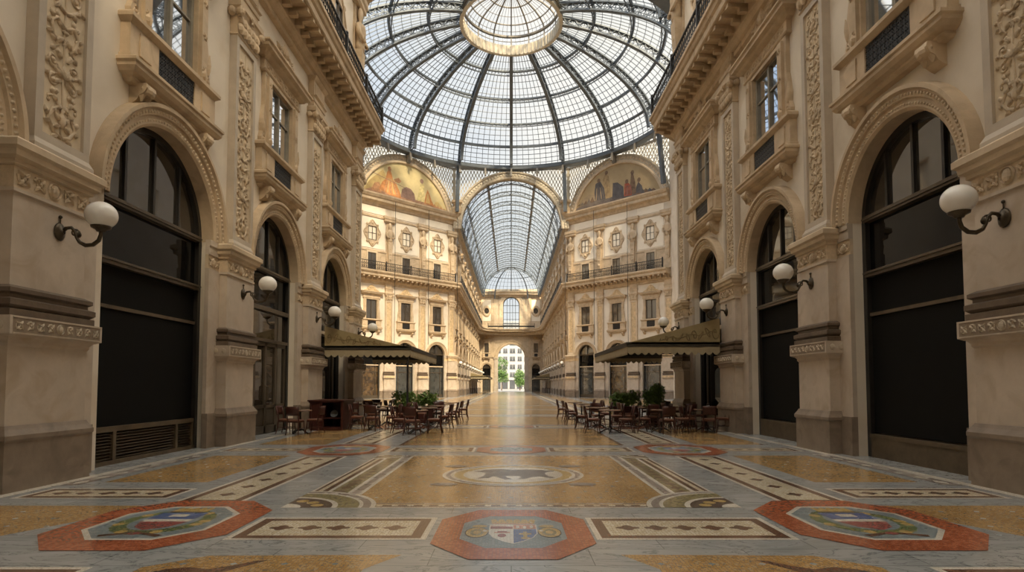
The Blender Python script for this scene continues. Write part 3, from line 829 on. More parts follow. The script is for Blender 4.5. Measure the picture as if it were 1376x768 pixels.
# ------------------------------------------------------------------ arched shopfront
def make_shopfront(r, sp, kind, det=1):
    t = thing('arched_shopfront', '', 'shop front'); y = -.30
    def P(name, mb, m, parent=t, smooth=False): return mb.build(name, M[m], parent, smooth)
    rr = r-.04; N = 20 if det else 12
    # outer frame: two stiles and the arched head
    mb = MB()
    for s in (-1,1):
        x0, x1 = sorted((s*r, s*(r-.13))); mb.box(x0, x1, y-.12, y+.10, 0, sp)
    pts = [(r*cos(pi*i/N), sp+r*sin(pi*i/N)) for i in range(N+1)]; pin = [((r-.13)*cos(pi*i/N), sp+(r-.13)*sin(pi*i/N)) for i in range(N+1)]
    mb.arch(0, sp, [(r, y-.12),(r, y+.10),(r-.13, y+.10),(r-.13, y-.12)], n=N)
    fr = P('frame', mb, 'framedark')
    mb = MB(); mb.box(-r+.1, r-.1, y-.1, y+.14, sp-.03, sp+.10); mb.box(-r+.1, r-.1, y-.1, y+.17, sp+.02, sp+.05); P('transom_bar', mb, 'frame')
    for k in ((-.5,0,.5) if det else (0,)):
        x = k*r; zt = sp+sqrt((r-.1)**2-x*x)
        mb = MB(); mb.box(x-.035, x+.035, y-.08, y+.06, sp+.1, zt); P('mullion', mb, 'framedark')
    mb = MB(); mb.flat_xz(pts, y); P('lunette_pane', mb, 'shopglass')
    if kind in ('grille', 'board'):
        mb = MB(); mb.box(-r+.1, r-.1, y-.03, y, 4.02, sp); P('dark_pane', mb, 'darkglass')
        mb = MB(); mb.box(-r+.1, r-.1, y-.1, y+.13, 3.90, 4.03); mb.box(-r+.1, r-.1, y-.1, y+.17, 3.97, 4.0); P('transom_bar', mb, 'frame')
        mb = MB(); mb.box(-r+.13, r-.13, y-.06, y, 3.12, 3.9)
        mb.box(-r+.13, r-.13, y-.02, y+.03, 3.12, 3.17); P('upper_panel', mb, 'blind')
        mb = MB(); mb.box(-r+.13, r-.13, y-.06, y+.05, 3.05, 3.12); P('middle_rail', mb, 'wood')
        zb = .74 if kind == 'grille' else .52
        mb = MB(); mb.box(-r+.13, r-.13, y-.06, y+.01, zb, 3.05); P('roller_blind', mb, 'blind')
        mb = MB(); mb.box(-r+.1, r-.1, y-.1, y+.10, 0, .08 if kind == 'grille' else .5)
        if kind == 'board':
            mb.box(-r+.12, r-.12, y+.09, y+.12, .42, .5); P('bottom_board', mb, 'wood')
        else:
            mb.box(-r+.1, r-.1, y-.06, y+.08, .64, .74)
            w = 2*(r-.13); xs = [-r+.13, -r+.13+w*.2, -r+.13+w*.8, r-.13]
            for x in xs: mb.box(x-.045, x+.045, y-.06, y+.08, .08, .64)
            g = P('vent_grille', mb, 'wood')
            for a, b in zip(xs, xs[1:]):
                mb = MB()
                for i in range(9):
                    z = .11+i*.06
                    mb.add([(a+.04,y-.02,z+.035),(b-.04,y-.02,z+.035),(b-.04,y+.035,z),(a+.04,y+.035,z)], [(0,1,2,3)])
                    mb.box(a+.04, b-.04, y+.03, y+.042, z-.006, z+.008)
                mb.box(a, b, y-.08, y-.05, .08, .64)
                P('louvre_slats', mb, 'frame', g)
    elif kind == 'door':
        mb = MB(); mb.box(-r+.1, r-.1, y-.03, y, 4.02, sp); P('dark_pane', mb, 'darkglass')
        mb = MB(); mb.box(-r+.1, r-.1, y-.1, y+.13, 3.90, 4.03); P('transom_bar', mb, 'frame')
        mb = MB(); mb.box(-r+.13, r-.13, y-.03, y, 3.02, 3.9); P('transom_pane', mb, 'doorglass')
        mb = MB(); mb.box(-r+.1, r-.1, y-.1, y+.10, 2.92, 3.02); P('door_head', mb, 'frame')
        w = (2*r-.26)/4
        for i in range(4):
            x0 = -r+.13+i*w; x1 = x0+w
            mb = MB()
            mb.box(x0, x0+.07, y-.05, y+.05, .02, 2.92); mb.box(x1-.07, x1, y-.05, y+.05, .02, 2.92)
            mb.box(x0, x1, y-.05, y+.05, .02, .25); mb.box(x0, x1, y-.05, y+.05, .82, .92); mb.box(x0, x1, y-.05, y+.05, 2.8, 2.92)
            mb.box(x0+.07, x1-.07, y-.03, y+.01, .25, .82)
            mb.box(x0+.14, x1-.14, y+.01, y+.03, .32, .75)
            d = P('door_leaf', mb, 'frame')
            mb = MB(); mb.box(x0+.06, x1-.06, y-.02, y, .9, 2.82); P('door_pane', mb, 'doorglass', d)
            if i in (1,2):
                xx = x1-.04 if i == 1 else x0+.04
                mb = MB(); mb.tube([(xx,y+.05,1.05),(xx,y+.12,1.08),(xx,y+.12,1.5),(xx,y+.05,1.53)], .016, 6); P('door_handle', mb, 'frame', d)
    else:                                             # display windows of the far arcade
        mb = MB(); mb.box(-r+.1, r-.1, y-.03, y, 3.75, sp); P('dark_pane', mb, 'darkglass')
        mb = MB(); mb.box(-r+.1, r-.1, y-.1, y+.12, 3.66, 3.78); P('transom_bar', mb, 'ochre' if kind != 'far' else 'frame')
        mb = MB()
        for x in (-r*.62, r*.62): mb.box(x-.035, x+.035, y-.06, y+.05, .35, 3.66)
        mb.box(-r+.1, r-.1, y-.06, y+.08, 0, .38); mb.box(-r+.1, r-.1, y-.06, y+.05, 2.95, 3.03); P('glazing_frame', mb, 'frame')
        mb = MB(); mb.box(-r+.12, r-.12, y-.04, y-.01, .36, 3.68); P('display_pane', mb, {'warm': 'warmdisplay', 'dark': 'darkglass'}.get(kind, 'display'))
    return t

# ------------------------------------------------------------------ ornate first-floor window
def iron_lattice(mb, x0, x1, z0, z1, y, nx, nz):
    mb.box(x0, x1, y-.015, y+.015, z0, z0+.035); mb.box(x0, x1, y-.015, y+.015, z1-.035, z1)
    dx = (x1-x0)/nx; dz = (z1-z0)/nz
    for i in range(nx):
        for j in range(nz):
            cx, cz = x0+(i+.5)*dx, z0+(j+.5)*dz
            mb.arch(cx, cz, [(dx*.46, y-.012),(dx*.46, y+.012),(dx*.30, y+.012)], 0, 2*pi, 8, sz=dz/dx)
            mb.bar((cx-dx/2,y,cz-dz/2),(cx+dx/2,y,cz+dz/2),.016,.016,(0,1,0)); mb.bar((cx-dx/2,y,cz+dz/2),(cx+dx/2,y,cz-dz/2),.016,.016,(0,1,0))
    for i in range(nx+1):
        x = x0+i*dx; mb.box(x-.012, x+.012, y-.012, y+.012, z0, z1)
def make_window(det, glass, rhw=1.0):
    t = thing('ornate_window', '', 'window'); hw = .92
    def P(name, mb, m, parent=t, smooth=False): return mb.build(name, M[m], parent, smooth)
    st = 'gold'
    # sill slab on two consoles
    mb = MB(); mb.mould(-1.36, 1.36, .0, [(.14,7.5),(.20,7.55),(.20,7.6),(.30,7.64),(.36,7.72),(.36,7.79),(.40,7.82),(.40,7.88),(.34,7.92)]); P('sill', mb, st)
    for s in (-1,1):
        mb = MB(); c = s*1.18
        mb.prism_yz([(.0,7.55),(.34,7.55),(.36,7.46),(.30,7.36),(.20,7.30),(.16,7.22),(.08,7.16),(.0,7.12)], c-.16, c+.16)
        if det:
            mb.ball((c,.27,7.44), .12, 8, 6, sx=1.5)
            for a in (-1,1): mb.leaf(c+a*.1, 7.5, -pi/2, .3, .14, .12, .2)
        P('console', mb, st)
        mb = MB(); mb.mould(c-.27, c+.27, .0, [(.22,7.9),(.24,7.92),(.24,7.98),(.2,8.0),(.2,8.62)])
        mb.box(c-.19, c+.19, .2, .23, 8.08, 8.54); P('pedestal', mb, st)
    mb = MB(); mb.mould(-1.44, 1.44, .0, [(.2,8.62),(.25,8.66),(.30,8.70),(.30,8.78),(.26,8.82)]); P('rail', mb, st)
    mb = MB()
    if det: iron_lattice(mb, -.9, .9, 7.94, 8.62, .16, 14, 5)
    else: mb.box(-.9,.9,.12,.16,7.94,8.62)
    P('balustrade', mb, 'iron')
    # jambs
    for s in (-1,1):
        mb = MB(); x0, x1 = sorted((s*hw, s*(hw+.42)))
        mb.box(x0, x1, .0, .12, 8.8, 11.0)
        xi0, xi1 = sorted((s*(hw+.06), s*(hw+.30))); mb.box(xi0, xi1, .1, .20, 8.82, 11.0)
        # swelling outer ear
        prof = [(hw+.40,8.84),(hw+.60,8.84),(hw+.62,9.0),(hw+.54,9.2),(hw+.56,9.45),(hw+.50,9.75),(hw+.44,10.0),(hw+.40,10.1)]
        pl = [(s*a,b) for a,b in prof]
        if s < 0: pl = pl[::-1]
        mb.prism_xz(pl, .0, .12)
        if det:
            for zz in (9.1, 9.95, 10.75): rosette(mb, s*(hw+.18), zz, .10, .2)
            spiral(mb, s*(hw+.50), 8.98, .10, pi/2, 1.2, s, .025, .13)
            mb.leaf(s*(hw+.5), 9.15, pi/2-.1*s, .55, .12, .07, .12)
            mb.leaf(s*(hw+.18), 8.86, pi/2, .3, .2, .08, .2)
        P('jamb', mb, st)
    # head, frieze and cornice
    mb = MB(); mb.box(-hw-.42, hw+.42, -.3, .12, 10.98, 11.12); mb.mould(-hw-.40, hw+.40, .0, [(.14,11.1),(.17,11.14),(.14,11.16),(.14,11.46),(.2,11.5)])
    if det: relief_band(mb, -hw-.4, hw+.4, 11.18, 11.44, .14, 4)
    P('lintel', mb, 'gold' if det else 'gold')
    mb = MB(); mb.mould(-hw-.52, hw+.52, .0, [(.18,11.48),(.26,11.53),(.30,11.6),(.42,11.64),(.42,11.73),(.48,11.77),(.48,11.82),(.1,11.86)]); P('cornice', mb, st)
    mb = MB(); w = hw+.42
    cr = [(-w,11.84),(w,11.84),(w*.9,11.98),(w*.62,12.08),(w*.45,12.3),(w*.2,12.5),(0,12.62),(-w*.2,12.5),(-w*.45,12.3),(-w*.62,12.08),(-w*.9,11.98)]
    mb.prism_xz(cr, .0, .16)
    if det:
        for s in (-1,1):
            spiral(mb, s*.72, 12.06, .17, pi/2, 1.3, s, .045, .18); spiral(mb, s*.32, 12.22, .17, pi/2, 1.3, -s, .045, .18)
            for px, pz, a in ((.95,11.95,2.6),(.55,12.0,1.2),(.2,12.3,1.9),(.45,12.25,.6)): mb.leaf(s*px, pz, a if s > 0 else pi-a, .3, .16, .1, .17)
        mb.lathe([(.04,-.2),(.14,-.1),(.17,.05),(.08,.2),(.02,.3)], 8, (0,.18,12.4), 1, .7)
    else:
        for s in (-1,1): mb.ball((s*.55,.16,12.1), .16, 6, 4, sy=.5); mb.ball((s*.2,.16,12.32), .14, 6, 4, sy=.5)
    P('crest', mb, 'gold' if det else 'carve')
    # sash
    mb = MB(); y = -.05
    for s in (-1,1):
        x0, x1 = sorted((s*hw, s*(hw-.10))); mb.box(x0, x1, y-.06, y+.06, 7.95, 11.0)
    mb.box(-hw, hw, y-.06, y+.06, 10.9, 11.0); mb.box(-.05, .05, y-.05, y+.07, 7.95, 10.95)
    for z in ((9.0, 10.15) if det else (8.85,)): mb.box(-hw+.1, hw-.1, y-.03, y+.04, z, z+.05)
    sash = P('sash', mb, 'sash' if det else 'frame')
    for s in (-1,1):
        x0, x1 = sorted((s*.05, s*(hw-.10)))
        mb = MB(); mb.box(x0, x1, y-.02, y, 7.95, 10.92); P('pane', mb, glass, sash)
    return t

# framed window of the top storey, in a shaped stone surround
def make_upper_window(det=1):
    t = thing('framed_window', '', 'window')
    def P(name, mb, m, parent=t, smooth=False): return mb.build(name, M[m], parent, smooth)
    z = 18.4
    out = []
    for i in range(32):
        a = 2*pi*i/32; k = 1+.10*cos(4*a)+.05*cos(8*a)
        out.append((1.02*k*cos(a)*1.0, z+1.36*k*sin(a)))
    hole = [(-.56,z-.78),(.56,z-.78),(.56,z+.78),(-.56,z+.78)]
    tri = tessellate_polygon([[Vector((a,b,0)) for a,b in out],[Vector((a,b,0)) for a,b in hole]])
    pts = out+hole; mb = MB()
    mb.add([(a,.12,b) for a,b in pts], [tuple(q) for q in tri])
    n = len(out); mb.add([(a,.12,b) for a,b in out]+[(a,.0,b) for a,b in out], [(i,(i+1) % n,n+(i+1) % n,n+i) for i in range(n)])
    mb.add([(a,.12,b) for a,b in hole]+[(a,.0,b) for a,b in hole], [(i,(i+1) % 4,4+(i+1) % 4,4+i) for i in range(4)])
    mb.tube([(a*.93,.13,z+(b-z)*.93) for a,b in out]+[(out[0][0]*.93,.13,z+(out[0][1]-z)*.93)], .05, 5)
    for s in (-1,1):
        mb.ball((s*.86,.12,z), .16, 6, 5, sy=.6); mb.ball((0,.12,z+s*1.15), .18, 6, 5, sy=.6)
        mb.ball((s*.7,.12,z+.95), .14, 6, 5, sy=.6); mb.ball((s*.7,.12,z-.95), .14, 6, 5, sy=.6)
    P('shaped_surround', mb, 'gold')
    mb = MB(); y = .05
    for s in (-1,1):
        x0, x1 = sorted((s*.56, s*.48)); mb.box(x0, x1, y-.04, y+.05, z-.78, z+.78); z0, z1 = sorted((z+s*.78, z+s*.70)); mb.box(-.56,.56,y-.04,y+.05,z0,z1)
    mb.box(-.03,.03,y-.03,y+.05,z-.78,z+.78); mb.box(-.5,.5,y-.03,y+.04,z-.02,z+.02)
    sash = P('sash', mb, 'frame')
    for s in (-1,1):
        x0, x1 = sorted((s*.03, s*.49)); mb = MB(); mb.box(x0, x1, y-.03, y-.01, z-.75, z+.75); P('pane', mb, 'winupper', sash)
    return t
def make_mezzanine_window():
    t = thing('mezzanine_window', '', 'window')
    mb = MB()
    for s in (-1,1):
        x0, x1 = sorted((s*.55, s*.72)); mb.box(x0, x1, -.02, .07, 14.3, 16.4)
    mb.box(-.72,.72,.0,.07,16.22,16.4); mb.build('stone_surround', M['ochre'], t)
    mb = MB(); mb.box(-.55,-.48,.0,.03,14.3,16.22); mb.box(.48,.55,.0,.03,14.3,16.22); mb.box(-.04,.04,.0,.03,14.3,16.22); mb.box(-.5,.5,.0,.03,16.12,16.22)
    sa = mb.build('sash', M['frame'], t)
    mb = MB(); mb.box(-.5,.5,.0,.012,14.3,16.2); mb.build('pane', M['winfar'], sa)
    return t
# stone herm on a tapering post between the top-storey windows
def make_herm(det=1):
    t = thing('stone_herm', '', 'sculpture')
    mb = MB(); mb.box(-.42,.42,.0,.10,14.2,20.6); mb.box(-.5,.5,.0,.22,14.2,15.1); mb.box(-.55,.55,.0,.26,15.1,15.25); mb.build('backing_strip', M['gold'], t)
    mb = MB(); mb.add([(-.2,.0,15.25),(.2,.0,15.25),(.2,.32,15.25),(-.2,.32,15.25),(-.32,.0,17.7),(.32,.0,17.7),(.32,.42,17.7),(-.32,.42,17.7)],[(0,3,2,1),(4,5,6,7),(0,1,5,4),(1,2,6,5),(2,3,7,6),(3,0,4,7)])
    for zz in (15.7,16.3,16.9): mb.ball((0,.36,zz), .13, 7, 5, sy=.6)
    mb.build('tapering_post', M['gold'], t)
    mb = MB(); mb.lathe([(.30,17.65),(.36,17.9),(.34,18.2),(.40,18.5),(.44,18.75),(.40,18.95),(.16,19.08),(.12,19.18),(.13,19.25),(.2,19.4),(.22,19.55),(.2,19.72),(.12,19.85),(.01,19.9)], 12, (0,.24,0), 1, .62)
    for s in (-1,1):
        mb.tube([(s*.42,.26,18.85),(s*.52,.3,18.5),(s*.44,.46,18.15),(s*.14,.52,18.1)], [.13,.11,.09,.07], 6)
    mb.build('torso', M['gold'], t, True)
    mb = MB(); mb.mould(-.42,.42,.0,[(.25,19.9),(.35,20.0),(.35,20.2),(.42,20.3),(.42,20.6)]); mb.build('capital', M['gold'], t)
    return t

# ------------------------------------------------------------------ globe wall lamp (origin on the pier face, bracket runs out along +y)
def make_lamp():
    t = thing('globe_wall_lamp', '', 'lamp')
    mb = MB(); prof = [(.015,0),(.11,0),(.12,.02),(.09,.04),(.05,.06),(.03,.09)]
    n = 14; vs = []
    for r, y in prof:
        for k in range(n): vs.append((r*cos(2*pi*k/n), y, r*1.25*sin(2*pi*k/n)))
    mb.add(vs, [(i*n+k,i*n+(k+1) % n,(i+1)*n+(k+1) % n,(i+1)*n+k) for i in range(len(prof)-1) for k in range(n)])
    mb.tube([(0,.02,.10),(0,.02,.24)], .012, 5); mb.ball((0,.02,.24), .03, 6, 5)
    mb.build('wall_rosette', M['bronze'], t, True)
    mb = MB()
    pts = [(0,.05,.0),(0,.12,.06),(0,.20,.07),(0,.26,.01),(0,.29,-.09),(0,.34,-.17),(0,.44,-.22),(0,.56,-.21),(0,.65,-.14),(0,.68,-.05),(0,.68,.02)]
    mb.tube(pts, [.03,.03,.028,.026,.026,.03,.034,.034,.032,.030,.03], 8)
    mb.tube([(0,.26+.07*cos(a)*(1-a/9), -.02+.07*sin(a)*(1-a/9)) for a in [i*.5 for i in range(14)]], .014, 6)
    mb.leaf(0,-.1,pi/2,.12,.08,.05,.32)
    mb.build('scroll_arm', M['bronze'], t, True)
    mb = MB(); mb.lathe([(.02,.0),(.06,.0),(.08,.03),(.14,.06),(.15,.09),(.11,.10)], 16, (0,.68,0)); mb.build('cup', M['bronze'], t, True)
    mb = MB(); mb.ball((0,.68,.27), .235, 28, 18, sz=.93); mb.build('globe', M['globe'], t, True)
    return t
ORD = ['first','second','third','fourth','fifth','sixth','seventh','eighth','ninth','tenth','eleventh','twelfth']
ZS = 1.035
LPIER = [3.0, 9.36, 15.95, 22.1, 28.2]; RPIER = [2.9, 8.6, 14.3, 20.0, 25.75]
HW = {-1: .80, 1: .72}; RAD = {-1: [1.95,1.95,1.80,1.78], 1: [1.65]*4}; JMB = {-1: .50, 1: .48}
SP = 5.14
YEND = {-1: 28.95, 1: 26.47}

def wxf(side):      # local frame of a straight wall: (rz, fn local x from Y)
    return (-pi/2, (lambda Y: -Y)) if side < 0 else (pi/2, (lambda Y: Y))
def archivolt(parent, cx, r, sp, det, m='gold'):
    mb = MB(); k = .45 if det else .36
    mb.arch(cx, sp, [(r-.01,-.3),(r-.01,.10),(r+.05,.14),(r+.2*k/.45,.14),(r+.22*k/.45,.19),(r+.34*k/.45,.20),(r+.37*k/.45,.26),(r+k,.26),(r+k+.02,.0)], n=36 if det else 20)
    a = mb.build('archivolt', M[m], parent)
    if det:
        mb = MB()
        for i in range(64):
            t = pi*(i+.5)/64
            for rr, y, s in ((r+.11,.14,.030),(r+.28,.195,.036)):
                mb.ball((cx+rr*cos(t), y, sp+rr*sin(t)), s, 5, 4)
        mb.build('bead_ornament', M['relief'], a)
# ---------------------------------------------------------------- near arm
NEARNAME = {-1: 'left', 1: 'right'}
lampP = Proto(make_lamp)
for side in (-1, 1):
    S = NEARNAME[side]; rz, lx = wxf(side); X = side*XW
    piers = LPIER if side < 0 else RPIER
    cents = [(a+b)/2 for a, b in zip(piers, piers[1:])]
    cents[0] = 6.5 if side < 0 else 5.75
    if side < 0: cents[1] = 12.9
    rads = RAD[side]*1 if len(RAD[side]) == 4 else RAD[side]*4
    xs = sorted((lx(-6.0), lx(YEND[side])))
    notches = [(lx(c), r, SP) for c, r in zip(cents, rads)]
    holes = [(lx(c)-.92, lx(c)+.92, 7.95, 11.0) for c in cents]
    wl = wall_face('wall_'+S, xs[0], xs[1], 0, 21.6, notches, holes, (X,0,0), rz, M['plaster'], .45)
    for c, r in zip(cents, rads): archivolt(wl, lx(c), r, SP, 1)
    pp = [Proto(lambda s=s_: make_pier(HW[side], JMB[side], 1, s, -.3 if side < 0 else 0)) for s_ in (3, 4)]
    where = ['beside the camera', 'nearest the camera', 'second from the camera', 'third from the camera', 'at the octagon corner']
    for i, yv in enumerate(piers):
        if i == 0:
            continue
        pp[i % 2].put((X, yv, 0), rz, 'carved limestone pier with scroll pilaster on the %s, %s' % (S, where[i]), 'carved piers of the near arcade')
    # shopfronts
    kinds = ['grille','grille','door','dark'] if side < 0 else ['board','board','board','dark']
    desc = {(-1,1): 'tall arched shopfront on the left with black blind over a louvred vent grille',
            (-1,2): 'arched shopfront on the left with glazed bronze doors, behind the small table',
            (-1,3): 'arched shopfront on the left behind the olive awning',
            (1,1): 'tall arched shopfront on the right nearest the camera, black blind over a brown board',
            (1,2): 'arched shopfront on the right, second from the camera, with a black blind',
            (1,3): 'arched shopfront on the right behind the olive awning'}
    for i, (c, r) in enumerate(zip(cents, rads)):
        if i == 0: continue
        f = make_shopfront(r, SP, kinds[i]); f.location = (X, c, 0); f.rotation_euler.z = rz
        f['label'] = desc[(side,i)]; f['group'] = 'arched shopfronts of the near arcade'
        if i == 1 or i == 2 or i == 3:
            pass
    wp = Proto(lambda: make_window(1, 'winglass'))
    for i, c in enumerate(cents):
        if i == 0: continue
        nm = {1: 'nearest the camera', 2: 'in the second bay', 3: 'in the third bay, next to the octagon'}[i]
        wp.put((X, c, 0), rz, 'ornate golden stone window with iron balustrade on the %s wall, %s' % (S, nm), 'ornate windows of the near arcade')
    if side < 0: pass
    else: pass
    # sliver of the arch beside the camera
    f = make_shopfront(rads[0], SP, 'board', 0); f.location = (X, cents[0], 0); f.rotation_euler.z = rz
    f['label'] = 'arched shopfront at the %s edge, cut by the frame' % S; f['group'] = 'arched shopfronts of the near arcade'
    for i, yv in enumerate(piers):
        if i == 0: continue
        lampP.put((side*(XW-.29), yv+(.15 if side < 0 else .1), 4.02), rz, 'white globe lamp on a scroll bracket, %s pier %s' % (S, where[i]), 'globe wall lamps of the near arcade')
    # main cornice with balcony
    yb = YEND[side]
    dz = .32 if side < 0 else -.28
    path = [(X,-6),(X,yb),(X+side*10.25,yb+10.25)]
    if side > 0: path = path[::-1]
    mb = MB()
    mb.sweep(path, [(0,12.75),(.14,12.8),(.14,12.95),(.24,13.0),(.30,13.12),(.36,13.16),(.36,13.5),(1.02,13.52),(1.05,13.56),(1.05,13.78),(1.12,13.84),(1.16,13.96),(1.22,14.0),(1.22,14.12),(0,14.14)])
    co = mb.build('trim_%d' % (1 if side < 0 else 2), M['gold']); co.location.z = dz; tag(co, kind='structure')
    mb = MB(); yv = 6.0
    while yv < yb+.6:
        x0, x1 = sorted((X-side*.34, X-side*.98)); mb.box(x0, x1, yv-.09, yv+.09, 13.38, 13.53); x0, x1 = sorted((X-side*.34, X-side*.62)); mb.box(x0, x1, yv-.09, yv+.09, 13.24, 13.4)
        x0, x1 = sorted((X-side*.6, X-side*.95)); mb.box(x0, x1, yv+.19, yv+.37, 13.48, 13.53)
        yv += .56
    mb.build('modillion_course', M['gold'], co)
    mb = MB(); mb.sweep(path, [(0,20.4),(.2,20.5),(.25,20.8),(.6,20.95),(.65,21.2),(.8,21.3),(.85,21.6),(0,21.65)])
    tag(mb.build('trim_%d' % (3 if side < 0 else 4), M['gold']), kind='structure')
    # diagonal wall turning the corner into the octagon
    wall_face('wall_diagonal_'+S, -7.25, 7.25, 0, 29.7, [], [], (X+side*5.125, yb+5.125, 0), -pi/4 if side < 0 else pi/4, M['plaster'], .4)
    # top storey
    up = Proto(make_upper_window)
    for i in (2,3):
        up.put((X, cents[i], -1.0), rz, 'framed top-storey window above the %s balcony, %s' % (S, 'next to the octagon' if i == 3 else 'second from the octagon'), 'top-storey windows of the near arcade')
    hp = Proto(make_herm)
    for i in (3,4):
        hp.put((X, piers[i], 0), rz, 'carved stone herm above the %s balcony, %s' % (S, 'at the octagon corner' if i == 4 else 'third pier from the camera'), 'stone herms of the near arcade')
# back wall behind the camera and the vault over the near arm
wall_face('wall_back', -7.6, 7.6, 0, 28.5, [(0,2.6,5.5)], [], (0,-6,0), 0, M['plaster'], .4)
def barrel(name, y0, y1, zc, r, glass, ribstep, bar_m, rib_m, parent=None, structure=False, npan=24, longs=(30,60,90,120,150), zrot=0):
    mb = MB(); N = npan
    mb.add([(r*cos(pi*i/N), yy, zc+r*sin(pi*i/N)) for yy in (y0,y1) for i in range(N+1)], [(i,i+1,N+2+i,N+1+i) for i in range(N)])
    g = mb.build('glazing', glass, parent)
    mb = MB()
    for i in range(1, N):
        a = pi*i/N; mb.bar((r*cos(a)*.995,y0,zc+r*sin(a)*.995),(r*cos(a)*.995,y1,zc+r*sin(a)*.995),.05,.05)
    yy = y0
    while yy < y1:
        mb.arch(0, zc, [(r*.996,yy-.02),(r*.99,yy-.02),(r*.99,yy+.02),(r*.996,yy+.02)], n=N); yy += ribstep/4
    b = mb.build('glazing_bars', bar_m, g if parent is not None else None)
    return g, b
def arch_rib(name, y, zc, r, d, wd, m, parent, n=28):
    mb = MB()
    for rr in (r, r-d):
        mb.arch(0, zc, [(rr,y-wd/2),(rr-.12,y-wd/2),(rr-.12,y+wd/2),(rr,y+wd/2),(rr,y-wd/2)], n=n)
    for i in range(n):
        a, b = pi*i/n, pi*(i+1)/n; p, q = (r-.1, r-d), (r-d, r-.1)
        rr = p if i % 2 else q
        mb.bar((rr[0]*cos(a), y, zc+rr[0]*sin(a)), (rr[1]*cos(b), y, zc+rr[1]*sin(b)), .06, .06, (0,1,0))
    return mb.build(name, m, parent)
ce = bpy.data.objects.new('ceiling', None); COL.objects.link(ce); ce['kind'] = 'structure'
barrel('v', -6, 27.9, 21.55, 7.5, M['diffuserglass'], 4.2, M['steelwarm'], M['steelwarm'], ce)
for i in range(8): arch_rib('arch_rib', -4+4.2*i, 21.55, 7.4, .6, .25, M['steelwarm'], ce)

